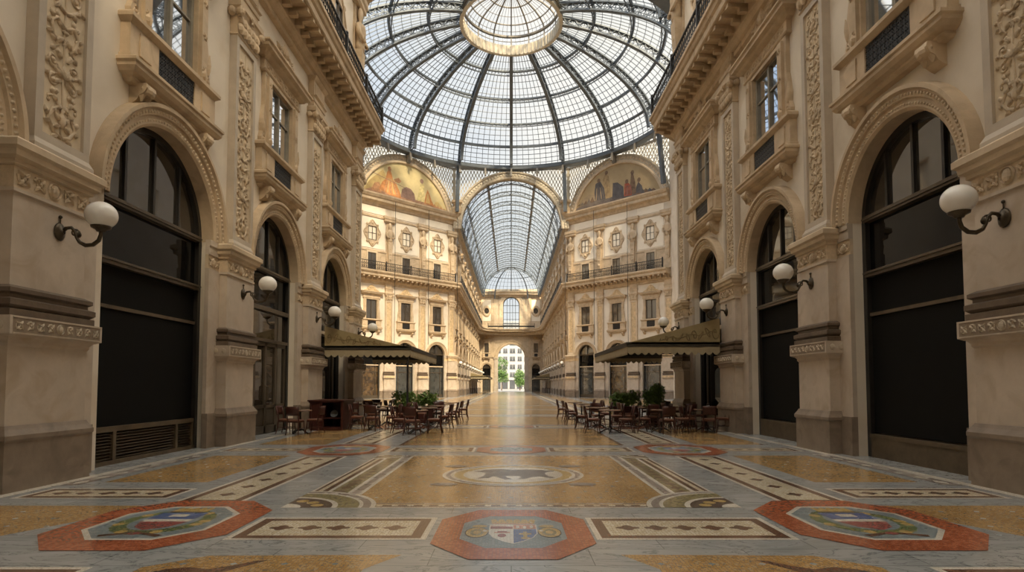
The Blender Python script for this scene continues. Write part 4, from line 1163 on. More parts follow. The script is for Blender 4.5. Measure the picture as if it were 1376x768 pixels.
# ---------------------------------------------------------------- octagon faces and far arm
diag = [(-1, (-12.725,71.175,0), -3*pi/4), (1, (12.725,71.175,0), 3*pi/4)]
DX = [-7.0,-2.42,2.42,7.0]; DBAY = [-4.71,0,4.71]; DR = 1.28
farpier = Proto(lambda: make_pier(.66, .42, 0)); armpier = Proto(lambda: make_pier(.72, .60, 0))
fw = Proto(lambda: make_window(0, 'winfar')); uw = Proto(lambda: make_upper_window(0)); mw = Proto(make_mezzanine_window); hm = Proto(lambda: make_herm(0))
SC_ = (1,1,ZS)
def mural_figures(mb, kind):
    pass
for side, loc, rz in diag:
    S = NEARNAME[side]
    wl = wall_face('wall_octagon_'+S, -7.25, 7.25, 0, 23.7, [(c, DR, SP*ZS) for c in DBAY], [(c-.7, c+.7, 7.95*ZS, 11.0*ZS) for c in DBAY], loc, rz, M['plaster'], .4)
    for c in DBAY: archivolt(wl, c, DR, SP*ZS, 0)
    mb = MB()
    for z0, z1 in ((16.95,17.15),(20.95,21.2)): mb.box(-7.2, 7.2, .0, .09, z0, z1)
    for z0, z1 in ((14.7,16.9),): mb.box(-7.2,7.2,.0,.03,z0,z1)
    mb.build('stone_course', M['gold'], wl)
    for c in DBAY:
        mb = MB(); mb.box(c-1.72, c+1.72, 0, .05, 17.3, 20.8); mb.box(c-1.75,c+1.75,0,.05,21.35,22.2); mb.build('plaster_panel', M['white_plaster'], wl)
    # order along the wall: counted from the far arm outward
    order = {c: (i if side > 0 else i) for i, c in enumerate(DBAY)}
    def oname(c):
        i = DBAY.index(c); j = (2-i) if side > 0 else i          # 0 = next to the far arm
        # for the left face local +x runs outward; for the right face local +x runs inward
        return ['next to the far arcade','in the middle bay','in the outer bay'][j]
    def pname(x):
        i = DX.index(x); j = (3-i) if side > 0 else i
        return ['at the far arcade corner','second from the far arcade','third from the far arcade','at the outer corner'][j]
    def wl_pt(x, y, z=0): return (loc[0]+x*cos(rz)-y*sin(rz), loc[1]+x*sin(rz)+y*cos(rz), z)
    kinds = {-1: ['display','display','warm'], 1: ['display','warm','display']}[side]
    for c, k in zip(DBAY, kinds):
        f = make_shopfront(DR, SP, k, 0); f.location = wl_pt(c,0); f.rotation_euler.z = rz; f.scale = SC_
        f['label'] = 'arched display window in the %s octagon facade, %s' % (S, oname(c)); f['group'] = 'arched display windows of the octagon'
        fw.put(wl_pt(c,0), rz, 'ornate stone-framed window in the %s octagon facade, %s' % (S, oname(c)), 'ornate windows of the octagon', (.76,1,ZS))
        uw.put(wl_pt(c,0), rz, 'framed top window under the %s mural, %s' % (S, oname(c)), 'framed top windows of the octagon', (1,1,ZS))
        mw.put(wl_pt(c,.035), rz, 'small window behind the %s octagon balcony, %s' % (S, oname(c)), 'small balcony windows of the octagon', SC_)
    for x in DX:
        farpier.put(wl_pt(x,0), rz, 'stone pier of the %s octagon facade, %s' % (S, pname(x)), 'stone piers of the octagon', SC_)
        hm.put(wl_pt(x,0), rz, 'stone herm above the %s octagon balcony, %s' % (S, pname(x)), 'stone herms of the octagon', SC_)
    for x in DX:
        if (side < 0 and x == 7.0) or (side > 0 and x == -7.0): continue
        mb = MB(); p = wl_pt(x+.0, 1.32); mb.tube([(0,0,0.0),(0,0,16.5)], .03, 5)
        o = mb.build('hanging_cable', M['iron'], None, loc=(p[0],p[1],6.4)); tag(o, 'thin dark cable hanging down the %s octagon facade, %s' % (S, pname(x)), 'cable', 'thin cables of the octagon')
    # ---- lunette mural: a generic golden landscape with robed figures
    t = thing('lunette_mural', 'painted lunette mural above the %s octagon facade, %s' % (S, 'orange robed figure' if side < 0 else 'dark and red figures'), 'mural', wl_pt(0,0,23.6), rz, 'lunette murals')
    zc = 21.75-23.6; r = 6.6
    def chord(z): return sqrt(max(0, r*r-(z-zc)**2))
    pts = [(r*cos(a), zc+r*sin(a)) for a in [pi*i/40 for i in range(41)] if zc+r*sin(a) > 0.02]
    mb = MB(); sky, haze, ground, fig1, fig2, fig3, pale = range(7)
    mb.flat_xz([(chord(.02),.02)]+pts+[(-chord(.02),.02)], .10)
    def layer(poly, y, k): mb.cur = k; mb.flat_xz(poly, y)
    sg = -1 if side < 0 else 1
    fx = lambda P: [(sg*a, b) for a, b in P]        # picture-left is local +x on the left face
    if side < 0:
        layer(fx([(-6.1,.05),(-5.2,1.5),(-3.4,3.2),(-2.2,1.4),(-1.2,.9),(0,.05)]), .104, haze)
        layer(fx([(-6.3,.05),(-5.0,.7),(-3.0,.9),(-1.0,.85),(1.0,.6),(3.0,.75),(5.0,.4),(6.2,.05)]), .106, ground)
        layer(fx([(-3.9,.8),(-3.5,1.7),(-3.0,2.2),(-2.85,3.0),(-2.5,3.6),(-2.2,3.0),(-2.0,2.3),(-1.5,1.9),(-1.0,1.0),(-.8,.3),(-2.5,.4)]), .110, fig1)
        layer(fx([(-.9,.5),(-.7,1.5),(-.1,1.9),(.6,1.8),(1.1,1.3),(1.3,.4)]), .109, fig2)
        layer(fx([(1.5,.6),(1.7,1.6),(2.0,2.7),(2.3,3.0),(2.6,2.7),(2.6,1.6),(2.8,.6)]), .111, pale)
        layer(fx([(2.6,.5),(2.8,1.5),(3.1,2.3),(3.4,1.8),(3.7,1.1),(4.2,.4)]), .112, fig1)
        layer(fx([(4.0,.4),(4.3,1.0),(4.8,1.1),(5.5,.5)]), .109, haze)
        layer(fx([(2.2+.28*cos(a), 3.15+.3*sin(a)) for a in [i*pi/6 for i in range(12)]]), .113, fig2)
        layer(fx([(-2.5+.24*cos(a), 3.5+.3*sin(a)) for a in [i*pi/6 for i in range(12)]]), .113, fig3)
        layer(fx([(-5.0,.5),(-4.5,1.4),(-3.9,1.6),(-3.5,1.0),(-3.6,.4)]), .108, fig3)
        for k in range(5): layer(fx([(-3.3+.45*k,.6),(-2.75+.16*k,2.4),(-2.65+.16*k,2.4),(-3.1+.47*k,.6)]), .114, haze if k % 2 else fig3)
        layer(fx([(-4.9,2.6),(-.2,1.75),(-.2,1.68),(-4.9,2.52)]), .115, fig2)
        for k in range(3): layer(fx([(2.85+.25*k,.6),(3.05+.06*k,1.8),(3.12+.06*k,1.8),(3.0+.26*k,.6)]), .115, haze)
        for k in range(4): layer(fx([(3.9+.5*k,.3),(4.2+.5*k,.75-.1*k),(4.6+.5*k,.3)]), .112, fig3)
        layer(fx([(-1.9,2.4),(-1.2,2.75),(-.8,2.4),(-1.1,2.1),(-1.7,2.1)]), .112, fig3)
    else:
        layer(fx([(6.2,.05),(5.2,1.4),(4.0,1.9),(2.6,1.5),(1.6,.9),(1.2,.05)]), .104, haze)
        layer(fx([(-6.2,.05),(-5.0,.5),(-3.2,.8),(-1.0,.7),(1.5,.9),(4.0,.9),(6.2,.5),(6.3,.05)]), .106, ground)
        layer(fx([(-3.9,.4),(-3.7,1.2),(-3.2,1.8),(-2.9,1.2),(-2.8,.5)]), .109, fig2)
        layer(fx([(-2.9,.5),(-2.8,1.8),(-2.5,3.0),(-2.2,2.9),(-2.1,1.8),(-2.2,.5)]), .110, fig3)
        layer(fx([(-2.3,.4),(-2.2,1.6),(-1.8,2.0),(-1.3,2.0),(-1.2,.5)]), .112, fig1)
        layer(fx([(-1.2,.4),(-1.1,1.7),(-.3,2.4),(.4,2.5),(.5,.5)]), .109, fig2)
        layer(fx([(.7,.8),(.8,2.2),(1.0,3.5),(1.5,3.9),(1.9,3.3),(1.7,1.8),(1.6,.8)]), .110, pale)
        layer(fx([(1.5,.8),(1.7,2.2),(2.3,3.2),(3.0,3.0),(3.2,1.9),(3.0,.9)]), .111, fig2)
        for k in range(4): layer(fx([(-2.2+.24*k,.55),(-2.15+.2*k,1.7),(-2.06+.2*k,1.7),(-2.08+.24*k,.55)]), .1135, fig3 if k % 2 else ground)
        for k in range(4): layer(fx([(1.6+.4*k,.9),(2.0+.25*k,2.4),(2.1+.25*k,2.4),(1.8+.4*k,.9)]), .1135, haze if k % 2 else ground)
        for k in range(5): layer(fx([(3.2+.55*k,.8),(3.5+.5*k,1.5-.12*k),(4.0+.5*k,.75)]), .107, ground if k % 2 else fig3)
        for k in range(5): layer(fx([(-5.6+.5*k,.25),(-5.2+.5*k,.6+.12*k),(-4.9+.5*k,.3)]), .107, fig2 if k % 2 else fig3)
        for hx, hz in ((-2.4,3.1),(-1.6,2.2),(1.35,4.0),(2.5,3.3),(-3.3,2.0)):
            layer(fx([(hx+.24*cos(a), hz+.27*sin(a)) for a in [i*pi/6 for i in range(12)]]), .113, fig3)
    if side < 0: mm = [mat('mural_sky', (.60,.50,.27), .7, .18, .5), mat('mural_haze', (.52,.38,.16), .7, .35, .9), mat('mural_ground', (.36,.21,.13), .7, .4, 1.4), mat('mural_orange_robe', (.50,.22,.08), .7, .5, 1.2), mat('mural_brown', (.27,.17,.13), .7, .3, 2.0), mat('mural_skin', (.45,.24,.12), .7, .35, 3), mat('mural_pale_robe', (.55,.46,.22), .7, .35, 2.5)]
    else: mm = [mat('mural_tan_sky', (.40,.30,.17), .7, .14, .5), mat('mural_tan_haze', (.32,.24,.15), .7, .35, .9), mat('mural_dark_ground', (.16,.13,.11), .7, .4, 1.4), mat('mural_red_robe', (.40,.10,.055), .7, .4, 2.0), mat('mural_slate', (.10,.09,.09), .7, .3, 2.0), mat('mural_dark_skin', (.17,.11,.07), .7, .35, 3), mat('mural_tan_robe', (.33,.23,.12), .7, .35, 2.5)]
    mb.build('painted_panel', mm, t)
    mb = MB(); a0 = math.asin((0-zc)/7.3)
    mb.arch(0, zc, [(6.5,.0),(6.5,.26),(6.58,.30),(6.70,.30),(6.74,.22),(6.86,.22)], a0, pi-a0, 40); mb.build('inner_frame', M['ochre'], t)
    mb = MB(); mb.arch(0, zc, [(6.86,.1),(6.86,.20),(7.36,.22),(7.36,.34),(7.5,.34),(7.5,.0)], a0, pi-a0, 40); ar = mb.build('carved_arch', M['archgrey'], t)
    mb = MB()
    for i in range(44):
        a = a0+(pi-2*a0)*(i+.5)/44; mb.ball((7.11*cos(a), .21, zc+7.11*sin(a)), .16, 6, 4, sy=.5)
    mb.build('rosette_ornament', M['relief'], ar)
    mb = MB(); zt = zc+6.55
    mb.add([(-.22,.0,zt),(.22,.0,zt),(.22,.5,zt+.1),(-.22,.5,zt+.1),(-.3,.0,zt+1.0),(.3,.0,zt+1.0),(.3,.7,zt+1.0),(-.3,.7,zt+1.0)],[(0,3,2,1),(4,5,6,7),(0,1,5,4),(1,2,6,5),(2,3,7,6),(3,0,4,7)])
    mb.build('keystone', M['steelwarm'], t)

# far straight arm, ten bays a side
NB = 10; BW = 6.2; YA = 77.3
for side in (-1, 1):
    S = NEARNAME[side]; rz, lx = wxf(side); X = side*XW
    cents = [YA+BW*(i+.5) for i in range(NB)]; r = 1.8
    xs = sorted((lx(76.3), lx(YE)))
    wl = wall_face('wall_arcade_'+S, xs[0], xs[1], 0, 23.7, [(lx(c), r, SP*ZS) for c in cents], [(lx(c)-.92, lx(c)+.92, 7.95*ZS, 11.0*ZS) for c in cents], (X,0,0), rz, M['plaster'], .4)
    for c in cents: archivolt(wl, lx(c), r, SP*ZS, 0)
    mb = MB()
    for z0, z1 in ((16.95,17.15),(20.95,21.2)): mb.box(xs[0], xs[1], .0, .09, z0, z1)
    mb.build('stone_course', M['gold'], wl)
    sf = Proto(lambda: make_shopfront(1.8, SP, 'far', 0))
    for i, c in enumerate(cents):
        o = '%s bay beyond the octagon' % ORD[i]
        sf.put((X,c,0), rz, 'arched shopfront in the far %s arcade, %s' % (S, o), 'arched shopfronts of the far arcade', SC_)
        fw.put((X,c,0), rz, 'ornate window in the far %s arcade, %s' % (S, o), 'ornate windows of the far arcade', SC_)
        uw.put((X,c,0), rz, 'framed top window in the far %s arcade, %s' % (S, o), 'framed top windows of the far arcade', SC_)
    for i in range(NB+1):
        yv = YA+BW*i
        o = '%s along from the octagon' % ORD[i]
        armpier.put((X,yv,0), rz, 'stone pier of the far %s arcade, %s' % (S, o), 'stone piers of the far arcade', SC_)
        hm.put((X,yv,0), rz, 'stone herm above the far %s balcony, %s' % (S, o), 'stone herms of the far arcade', SC_)
        lampP.put((side*(XW-.34),yv,4.15), rz, 'white globe lamp in the far %s arcade, %s' % (S, o), 'globe wall lamps of the far arcade')
# continuous cornices round the octagon and the far arm
arc = lambda s: [(s*7.6,131.5),(s*7.35,134.2),(s*6.5,136.5),(s*5.0,138.3),(s*3.0,139.3)]
path = [(-17.85,66.05),(-7.6,76.3)]+arc(-1)+arc(1)[::-1]+[(7.6,76.3),(17.85,66.05)]
mb = MB(); mb.sweep(path, [(0,13.2),(.14,13.25),(.14,13.4),(.30,13.55),(.36,13.6),(.36,13.95),(1.02,13.97),(1.05,14.0),(1.05,14.25),(1.14,14.32),(1.22,14.45),(1.22,14.6),(0,14.62)])
co = tag(mb.build('trim_5', M['gold']), kind='structure')
mb = MB(); mb.flat([(p[0],p[1]) for p in arc(-1)]+[(p[0],p[1]) for p in arc(1)[::-1]]+[(7.6,140),(-7.6,140)], 13.9); mb.build('balcony_slab', M['gold'], co)
mb = MB()
for side, loc, rz in diag:
    for i in range(22):
        x = -6.9+i*.657
        for (y0,y1,z0,z1) in ((.34,.98,13.8,13.98),(.34,.62,13.6,13.84)):
            c = [(loc[0]+a*cos(rz)-b*sin(rz), loc[1]+a*sin(rz)+b*cos(rz)) for a, b in ((x-.11,y0),(x+.11,y0),(x+.11,y1),(x-.11,y1))]
            mb.add([(p[0],p[1],z0) for p in c]+[(p[0],p[1],z1) for p in c], [(0,3,2,1),(4,5,6,7),(0,1,5,4),(1,2,6,5),(2,3,7,6),(3,0,4,7)])
for s in (-1,1):
    for i in range(50):
        yv = 77+i*1.1; x0, x1 = sorted((s*7.26, s*6.62)); mb.box(x0, x1, yv-.2, yv+.2, 13.65, 13.97)
mb.build('modillion_course', M['gold'], co)
path2 = [(-17.85,66.05),(-7.6,76.3),(-7.6,138),(-7.0,139.7),(7.0,139.7),(7.6,138),(7.6,76.3),(17.85,66.05)]
mb = MB(); mb.sweep(path2, [(0,22.25),(.12,22.3),(.2,22.5),(.28,22.6),(.55,22.75),(.6,22.8),(.6,23.1),(.72,23.2),(.85,23.45),(.85,23.6),(0,23.68)])
tag(mb.build('trim_6', M['gold']), kind='structure')

# ---------------------------------------------------------------- balcony railings
def railing(p, q, z, h, label, step, det, group):
    p = Vector((p[0],p[1],0)); q = Vector((q[0],q[1],0)); d = q-p; ln = d.length
    t = thing('balcony_railing', label, 'railing', (p.x,p.y,z), atan2(d.y,d.x), group)
    mb = MB(); mb.box(0, ln, -.04, .04, h-.06, h); mb.build('top_rail', M['iron'], t)
    mb = MB(); mb.box(0, ln, -.025, .025, .06, .10); mb.build('bottom_rail', M['iron'], t)
    mb = MB(); n = int(ln/step)
    for i in range(n):
        x = (i+.5)*ln/n; mb.box(x-.014, x+.014, -.014, .014, .08, h-.05)
        if det:
            mb.arch(x, h*.62, [(step*.46,-.012),(step*.46,.012),(step*.3,.012)], 0, 2*pi, 8, 1.2)
            mb.arch(x+ln/n/2, h*.28, [(step*.46,-.012),(step*.46,.012),(step*.3,.012)], 0, 2*pi, 8, 1.2)
    if not det: mb.box(0, ln, -.012, .012, h*.3, h*.62)
    mb.build('baluster_screen', M['iron'], t)
    k = max(2, int(ln/(3.1 if det else 4.8))+1)
    for i in range(k):
        x = .05+(ln-.1)*i/(k-1)
        mb = MB(); mb.box(x-.06, x+.06, -.06, .06, 0, h+.05); mb.ball((x,0,h+.1), .08, 6, 4); mb.build('post', M['iron'], t)
    return t
for side in (-1,1):
    S = NEARNAME[side]; X = side*(XW-1.08)
    a, b = (X, 10.0), (X, YEND[side]+.5)
    railing(a, b, 14.12+(.32 if side < 0 else -.28), .95, 'black iron balcony railing along the %s near cornice' % S, .2, 1, 'balcony railings')
for side, loc, rz in diag:
    S = NEARNAME[side]
    e = [(loc[0]+x*cos(rz)-1.1*sin(rz), loc[1]+x*sin(rz)+1.1*cos(rz)) for x in (-6.9, 6.9)]
    railing(e[0], e[1], 14.6, 1.0, 'dark iron balcony railing across the %s octagon facade' % S, .24, 1, 'balcony railings')
    railing((side*6.5,77.2), (side*6.5,131.5), 14.6, 1.0, 'dark iron balcony railing along the far %s arcade' % S, .5, 0, 'balcony railings')
t = railing((-5.4,137.0), (5.4,137.0), 14.6, 1.05, 'dark iron balcony railing on the end wall over the exit arch', .4, 0, 'balcony railings')

# ---------------------------------------------------------------- end wall
def arch_hole(cx, r, z0, sp): return [(cx-r,z0)]+[(cx+r*cos(pi-pi*i/18), sp+r*sin(pi-pi*i/18)) for i in range(19)]+[(cx+r,z0)]
mb = MB()
hole = arch_hole(0, 1.95, 14.6, 20.4)
out = [(-7.6,0),(-6.75,0),(-6.75,5.5)]+[(-5.8+.95*cos(pi-pi*i/12), 5.5+.95*sin(pi-pi*i/12)) for i in range(13)]+[(-4.85,0),(-3.15,0)]+[(3.15*cos(pi-pi*i/24), 8.0+3.15*sin(pi-pi*i/24)) for i in range(25)]+[(3.15,0),(4.85,0)]+[(5.8+.95*cos(pi-pi*i/12), 5.5+.95*sin(pi-pi*i/12)) for i in range(13)]+[(6.75,0),(7.6,0),(7.6,24.2),(-7.6,24.2)]
tri = tessellate_polygon([[Vector((a,b,0)) for a,b in out],[Vector((a,b,0)) for a,b in hole]])
pts = out+hole
for y in (0, -1.2): mb.add([(a,y,b) for a,b in pts], [tuple(q) for q in tri])
for lp in (out, hole):
    n = len(lp); mb.add([(a,0,b) for a,b in lp]+[(a,-1.2,b) for a,b in lp], [(i,(i+1) % n,n+(i+1) % n,n+i) for i in range(n)])
we = tag(mb.build('wall_end', M['ochre'], None, loc=(0,YE,0), rz=pi), kind='structure')
mb = MB(); mb.arch(0, 8.0, [(3.14,-.2),(3.14,.15),(3.3,.2),(3.7,.2),(3.75,.28),(3.95,.28),(3.97,0)], n=30); mb.build('archivolt', M['gold'], we)
for s in (-1,1):
    mb = MB(); x0, x1 = sorted((s*3.15, s*4.0)); mb.box(x0, x1, -.1, .22, 0, 7.7); mb.box(x0-.1, x1+.1, -.1, .32, 7.7, 8.0); mb.box(x0-.08, x1+.08, -.1, .3, 0, 1.6); mb.build('arch_pier', M['pier'], we)
    mb = MB(); x0, x1 = sorted((s*4.0, s*4.7)); mb.box(x0, x1, -.1, .2, 8.0, 13.0); mb.box(x0, x1, -.1, .2, 14.6, 22.3); mb.build('pilaster', M['gold'], we)
    archivolt(we, s*5.8, .95, 5.5, 0)
    mb = MB(); mb.box(s*5.8-1.0, s*5.8+1.0, 0, .06, 16.6, 21.6); mb.build('plaster_panel', M['white_plaster'], we)
mb = MB(); mb.arch(0, 20.4, [(1.94,-.2),(1.94,.15),(2.1,.2),(2.6,.2),(2.65,.3),(2.9,.3),(2.92,0)], n=24); 
for s in (-1,1):
    x0, x1 = sorted((s*1.94, s*2.9)); mb.box(x0, x1, -.1, .2, 14.6, 20.4)
mb.build('window_surround', M['ochre'], we)
t = thing('arched_window', 'tall round-headed window over the exit arch in the end wall', 'window', (0,YE+.5,0), pi)
mb = MB()
for x in (-1.0,-.33,.33,1.0): mb.box(x-.06,x+.06,-.05,.08,14.6,20.4+sqrt(1.9**2-x*x))
for z in (15.6,17.0,18.6,20.3): mb.box(-1.95,1.95,-.05,.08,z,z+.12)
mb.arch(0,20.4,[(1.95,.1),(1.78,.1),(1.78,-.1)],n=20)
for s in (-1,1):
    x0,x1 = sorted((s*1.95,s*1.8)); mb.box(x0,x1,-.05,.08,14.6,20.4)
mb.build('glazing_frame', M['steel'], t)
mb = MB(); mb.flat_xz(arch_hole(0,1.95,14.6,20.4), 0); mb.build('pane', M['vaultglass'], t)
for s in (-1,1):
    S = NEARNAME[s]
    f = make_shopfront(.95, 5.5, 'far', 0); f.location = (s*5.8,YE,0); f.rotation_euler.z = pi; f['label'] = 'small arched doorway %s of the exit arch' % S; f['group'] = 'small arched doorways of the end wall'
    fw.put((s*5.8,YE-.27,0), pi, 'narrow window in the end wall, %s of the exit arch' % S, 'narrow windows of the end wall', (.55,.8,ZS))
    t = thing('round_window', 'round framed window in the end wall, %s of the tall arched window' % S, 'window', (s*5.8,YE-.06,19.0), pi, 'round windows of the end wall')
    mb = MB(); mb.arch(0,0,[(.55,0),(.55,.2),(.75,.26),(1.0,.2),(1.05,0)],0,2*pi,20,1.25); mb.build('stone_ring', M['gold'], t)
    mb = MB(); mb.flat_xz([(.56*cos(2*pi*i/16),.7*sin(2*pi*i/16)) for i in range(16)], .03); mb.build('pane', M['winfar'], t)

# ---------------------------------------------------------------- glass vault of the far arm
zc = 21.75; r = 6.65
t = thing('glass_vault', 'long glass barrel vault with iron ribs over the far arcade', 'glass roof', (0,76.3,0))
T = t
mb = MB(); N = 24; Lg = 58.0
mb.add([(r*cos(pi*i/N), yy, zc+r*sin(pi*i/N)) for yy in (0,Lg) for i in range(N+1)], [(i,i+1,N+2+i,N+1+i) for i in range(N)])
g = mb.build('glazing', M['vaultglass'], t)
mb = MB()
for i in range(1, 32):
    a = pi*i/32; mb.bar((r*cos(a)*.995,0,zc+r*sin(a)*.995),(r*cos(a)*.995,Lg,zc+r*sin(a)*.995),.035,.035)
yy = .5
while yy < Lg:
    mb.arch(0, zc, [(r*.996,yy-.025),(r*.988,yy-.025),(r*.99,yy+.015),(r*.996,yy+.015)], n=N); yy += 1.1
mb.build('glazing_bars', M['steel'], g)
for i in range(14): arch_rib('arch_rib', .6+4.4*i, zc, r-.02, .5, .22, M['steel'], t)
for a in (28, 62, 90, 118, 152):
    b = radians(a); mb = MB(); w_ = .30 if a in (62,118) else .16
    mb.bar((r*.975*cos(b),0,zc+r*.975*sin(b)),(r*.975*cos(b),Lg,zc+r*.975*sin(b)),w_,.25,(cos(b),0,sin(b))); mb.build('purlin', M['steelwarm'] if a in (62,118) else M['steel'], t)
mb = MB(); mb.arch(0, zc, [(6.5,.6),(6.5,-.25),(6.6,-.3),(6.72,-.3),(6.76,-.2),(7.3,-.2),(7.3,-.32),(7.5,-.32),(7.5,.2)], n=44); fa = mb.build('front_arch', M['archgrey'], t)
mb = MB()
for i in range(56):
    a = pi*(i+.5)/56; mb.ball((7.03*cos(a), -.2, zc+7.03*sin(a)), .16, 6, 4, sy=.5)
mb.build('rosette_ornament', M['steeltan'], fa)
for s in (-1,1):
    mb = MB(); mb.lathe([(.35,-.6),(.6,-.3),(.65,.3),(.45,.7),(.6,1.0),(.75,1.1),(.75,1.4)], 10, (s*7.05,-.1,23.6+.4)); mb.build('springer_block', M['gold'], t)
# apse at the end
mb = MB(); NA, NB_ = 20, 10; vs = []
for j in range(NB_+1):
    e = pi/2*j/NB_
    for i in range(NA+1):
        a = pi*i/NA; vs.append((r*cos(a)*cos(e), Lg+5.9*sin(a)*cos(e)*1.0, zc+r*sin(e)))
mb.add(vs, [(j*(NA+1)+i, j*(NA+1)+i+1, (j+1)*(NA+1)+i+1, (j+1)*(NA+1)+i) for j in range(NB_) for i in range(NA)])
ap = mb.build('apse_glazing', M['vaultglass'], t)
mb = MB()
for i in range(0, NA+1):
    wv = .2 if i % 4 == 2 else .05
    for j in range(NB_): mb.bar(vs[j*(NA+1)+i], vs[(j+1)*(NA+1)+i], wv)
for j in range(1, NB_):
    for i in range(NA): mb.bar(vs[j*(NA+1)+i], vs[j*(NA+1)+i+1], .14 if j == 5 else .05)
mb.build('apse_bars', M['steel'], ap)

# ---------------------------------------------------------------- lattice spandrels over the three visible arches
def spandrel(loc, rz, label):
    t = thing('lattice_spandrel', label, 'glazed screen', (loc[0],loc[1],0), rz, 'lattice spandrels')
    W = 7.55; Z1 = 29.8; R0 = 7.48; zc = 21.75
    a0 = math.asin(min(1,(22.9-zc)/R0)); 
    up = [(R0*cos(a), zc+R0*sin(a)) for a in [a0+(pi-2*a0)*i/40 for i in range(41)]]
    poly = [(W,22.9)]+up+[(-W,22.9),(-W,Z1),(W,Z1)]
    mb = MB(); mb.flat_xz(poly, -.05); g = mb.build('glazing', M['spandrel'], t)
    mb = MB(); st = .42
    ok = lambda x, z: abs(x) < W and z < Z1 and z > 22.9 and x*x+(z-zc)**2 > R0*R0
    n = int(2*W/st)
    for i in range(-n, n):
        for j in range(0, 18):
            x, z = i*st+(st/2 if j % 2 else 0), 22.9+j*st
            for s in (-1,1):
                x2, z2 = x+s*st/2, z+st
                if ok(x,z) and ok(x2,z2): mb.bar((x,0,z),(x2,0,z2),.075,.06,(0,1,0))
            if ok(x,z): mb.ball((x,0,z), .10, 6, 4, sy=.4)
    mb.arch(0, zc, [(R0-.02,-.04),(R0+.12,-.04),(R0+.12,.04),(R0-.02,.04),(R0-.02,-.04)], a0, pi-a0, 40)
    for s in (-1,1): x0, x1 = sorted((s*(W-.3), s*W)); mb.box(x0, x1, -.04, .04, 22.9, Z1-.2)
    mb.build('iron_lattice', M['steeltan'], t)
    mb = MB(); mb.box(-W, W, -.1, .12, Z1-.25, Z1); mb.build('top_beam', M['steelwarm'], t)
    return t
for side, loc, rz in diag: spandrel((loc[0],loc[1]), rz, 'tan iron lattice spandrel above the %s lunette mural' % NEARNAME[side])
spandrel((0,76.3), pi, 'tan iron lattice spandrel above the far vault arch')

# ---------------------------------------------------------------- the dome
DZ = 57.1; ZR = 29.75; RD = 17.4; BD = 8.45; PHO = radians(73.3)
D = thing('glass_dome', 'great iron and glass dome with a round lantern above the octagon', 'glass dome', (0,DZ,ZR), 0, None, (1,1.09,1))
def ell(ph, off=0):
    x, z = RD*cos(ph), BD*sin(ph); nx, nz = cos(ph)/RD, sin(ph)/BD; k = sqrt(nx*nx+nz*nz)
    return (x-off*nx/k, z-off*nz/k)
# rim
mb = MB(); mb.sweep([(18.0*cos(-2*pi*i/96), 18.0*sin(-2*pi*i/96)) for i in range(96)], [(0,-.35),(.85,-.35),(.9,-.3),(.9,-.1),(.7,.0),(.7,.25),(0,.3)], True); mb.build('rim_ring', M['steel'], D)
for i in range(1, 16):          # small brackets between rim and arches
    a = pi*i/16
    mb = MB(); mb.bar((17.2*cos(a),17.2*sin(a),-.3),(17.0*cos(a),17.0*sin(a),-1.3),.22,.22); mb.build('rim_bracket', M['steelwarm'], D)
for a in (67.5,112.5,22.5,157.5):
    b = radians(a); mb = MB(); mb.bar((18.2*cos(b),18.2*sin(b),-6),(17.6*cos(b),17.6*sin(b),.1),.4,.4); mb.build('corner_post', M['steel'], D)
# ribs
mb = MB(); NP = 18; dep = lambda ph: 1.15-.35*ph/PHO
po = [ell(PHO*i/NP, .1) for i in range(NP+1)]; pi_ = [ell(PHO*i/NP, dep(PHO*i/NP)) for i in range(NP+1)]
for P_ in (po, pi_):
    for i in range(NP): mb.bar((P_[i][0],0,P_[i][1]),(P_[i+1][0],0,P_[i+1][1]),.38,.16)
for i in range(NP):
    for yy in (-.12,.12):
        mb.bar((po[i][0],yy,po[i][1]),(pi_[i+1][0],yy,pi_[i+1][1]),.05); mb.bar((pi_[i][0],yy,pi_[i][1]),(po[i+1][0],yy,po[i+1][1]),.05)
    mb.bar((po[i][0],0,po[i][1]),(pi_[i][0],0,pi_[i][1]),.07)
rib = mb.build('rib', M['steel'], D)
for k in range(1, 16):
    c = rib.copy(); COL.objects.link(c); c.parent = D; c.rotation_euler.z = k*pi/8
# purlin rings
for deg in (16.5, 32, 47, 62):
    ph = radians(deg); mb = MB()
    for off, wv in ((.15,.20),(.75,.09)):
        x, z = ell(ph, off); n = 64
        mb.tube([(x*cos(2*pi*i/n),x*sin(2*pi*i/n),z) for i in range(n+1)], wv*.75, 5, caps=False)
    for i in range(128):
        a = 2*pi*i/128; p, q = ell(ph,.15), ell(ph,.75); b = 2*pi*(i+1)/128
        if i % 2: p, q = q, p
        mb.bar((p[0]*cos(a),p[0]*sin(a),p[1]),(q[0]*cos(b),q[0]*sin(b),q[1]),.04)
    mb.build('purlin_ring', M['steel'], D)
# glazing by sector
rows = 21; cols = 9
mg = MB(); mbar = MB()
gp = lambda i, j: (lambda e: (e[0]*cos(pi/8*j/cols), e[0]*sin(pi/8*j/cols), e[1]))(ell(PHO*i/rows))
mg.add([gp(i,j) for i in range(rows+1) for j in range(cols+1)], [(i*(cols+1)+j,i*(cols+1)+j+1,(i+1)*(cols+1)+j+1,(i+1)*(cols+1)+j) for i in range(rows) for j in range(cols)])
for j in range(1, cols):
    for i in range(rows): mbar.bar(gp(i,j), gp(i+1,j), .05, .07)
for i in range(1, rows):
    for j in range(cols): mbar.bar(gp(i,j), gp(i,j+1), .04, .06)
g0 = mg.build('glazing', M['skyglass'], D); b0 = mbar.build('glazing_bars', M['steel'], g0)
for k in range(1, 16):
    c = g0.copy(); COL.objects.link(c); c.parent = D; c.rotation_euler.z = k*pi/8
    e = b0.copy(); COL.objects.link(e); e.parent = c
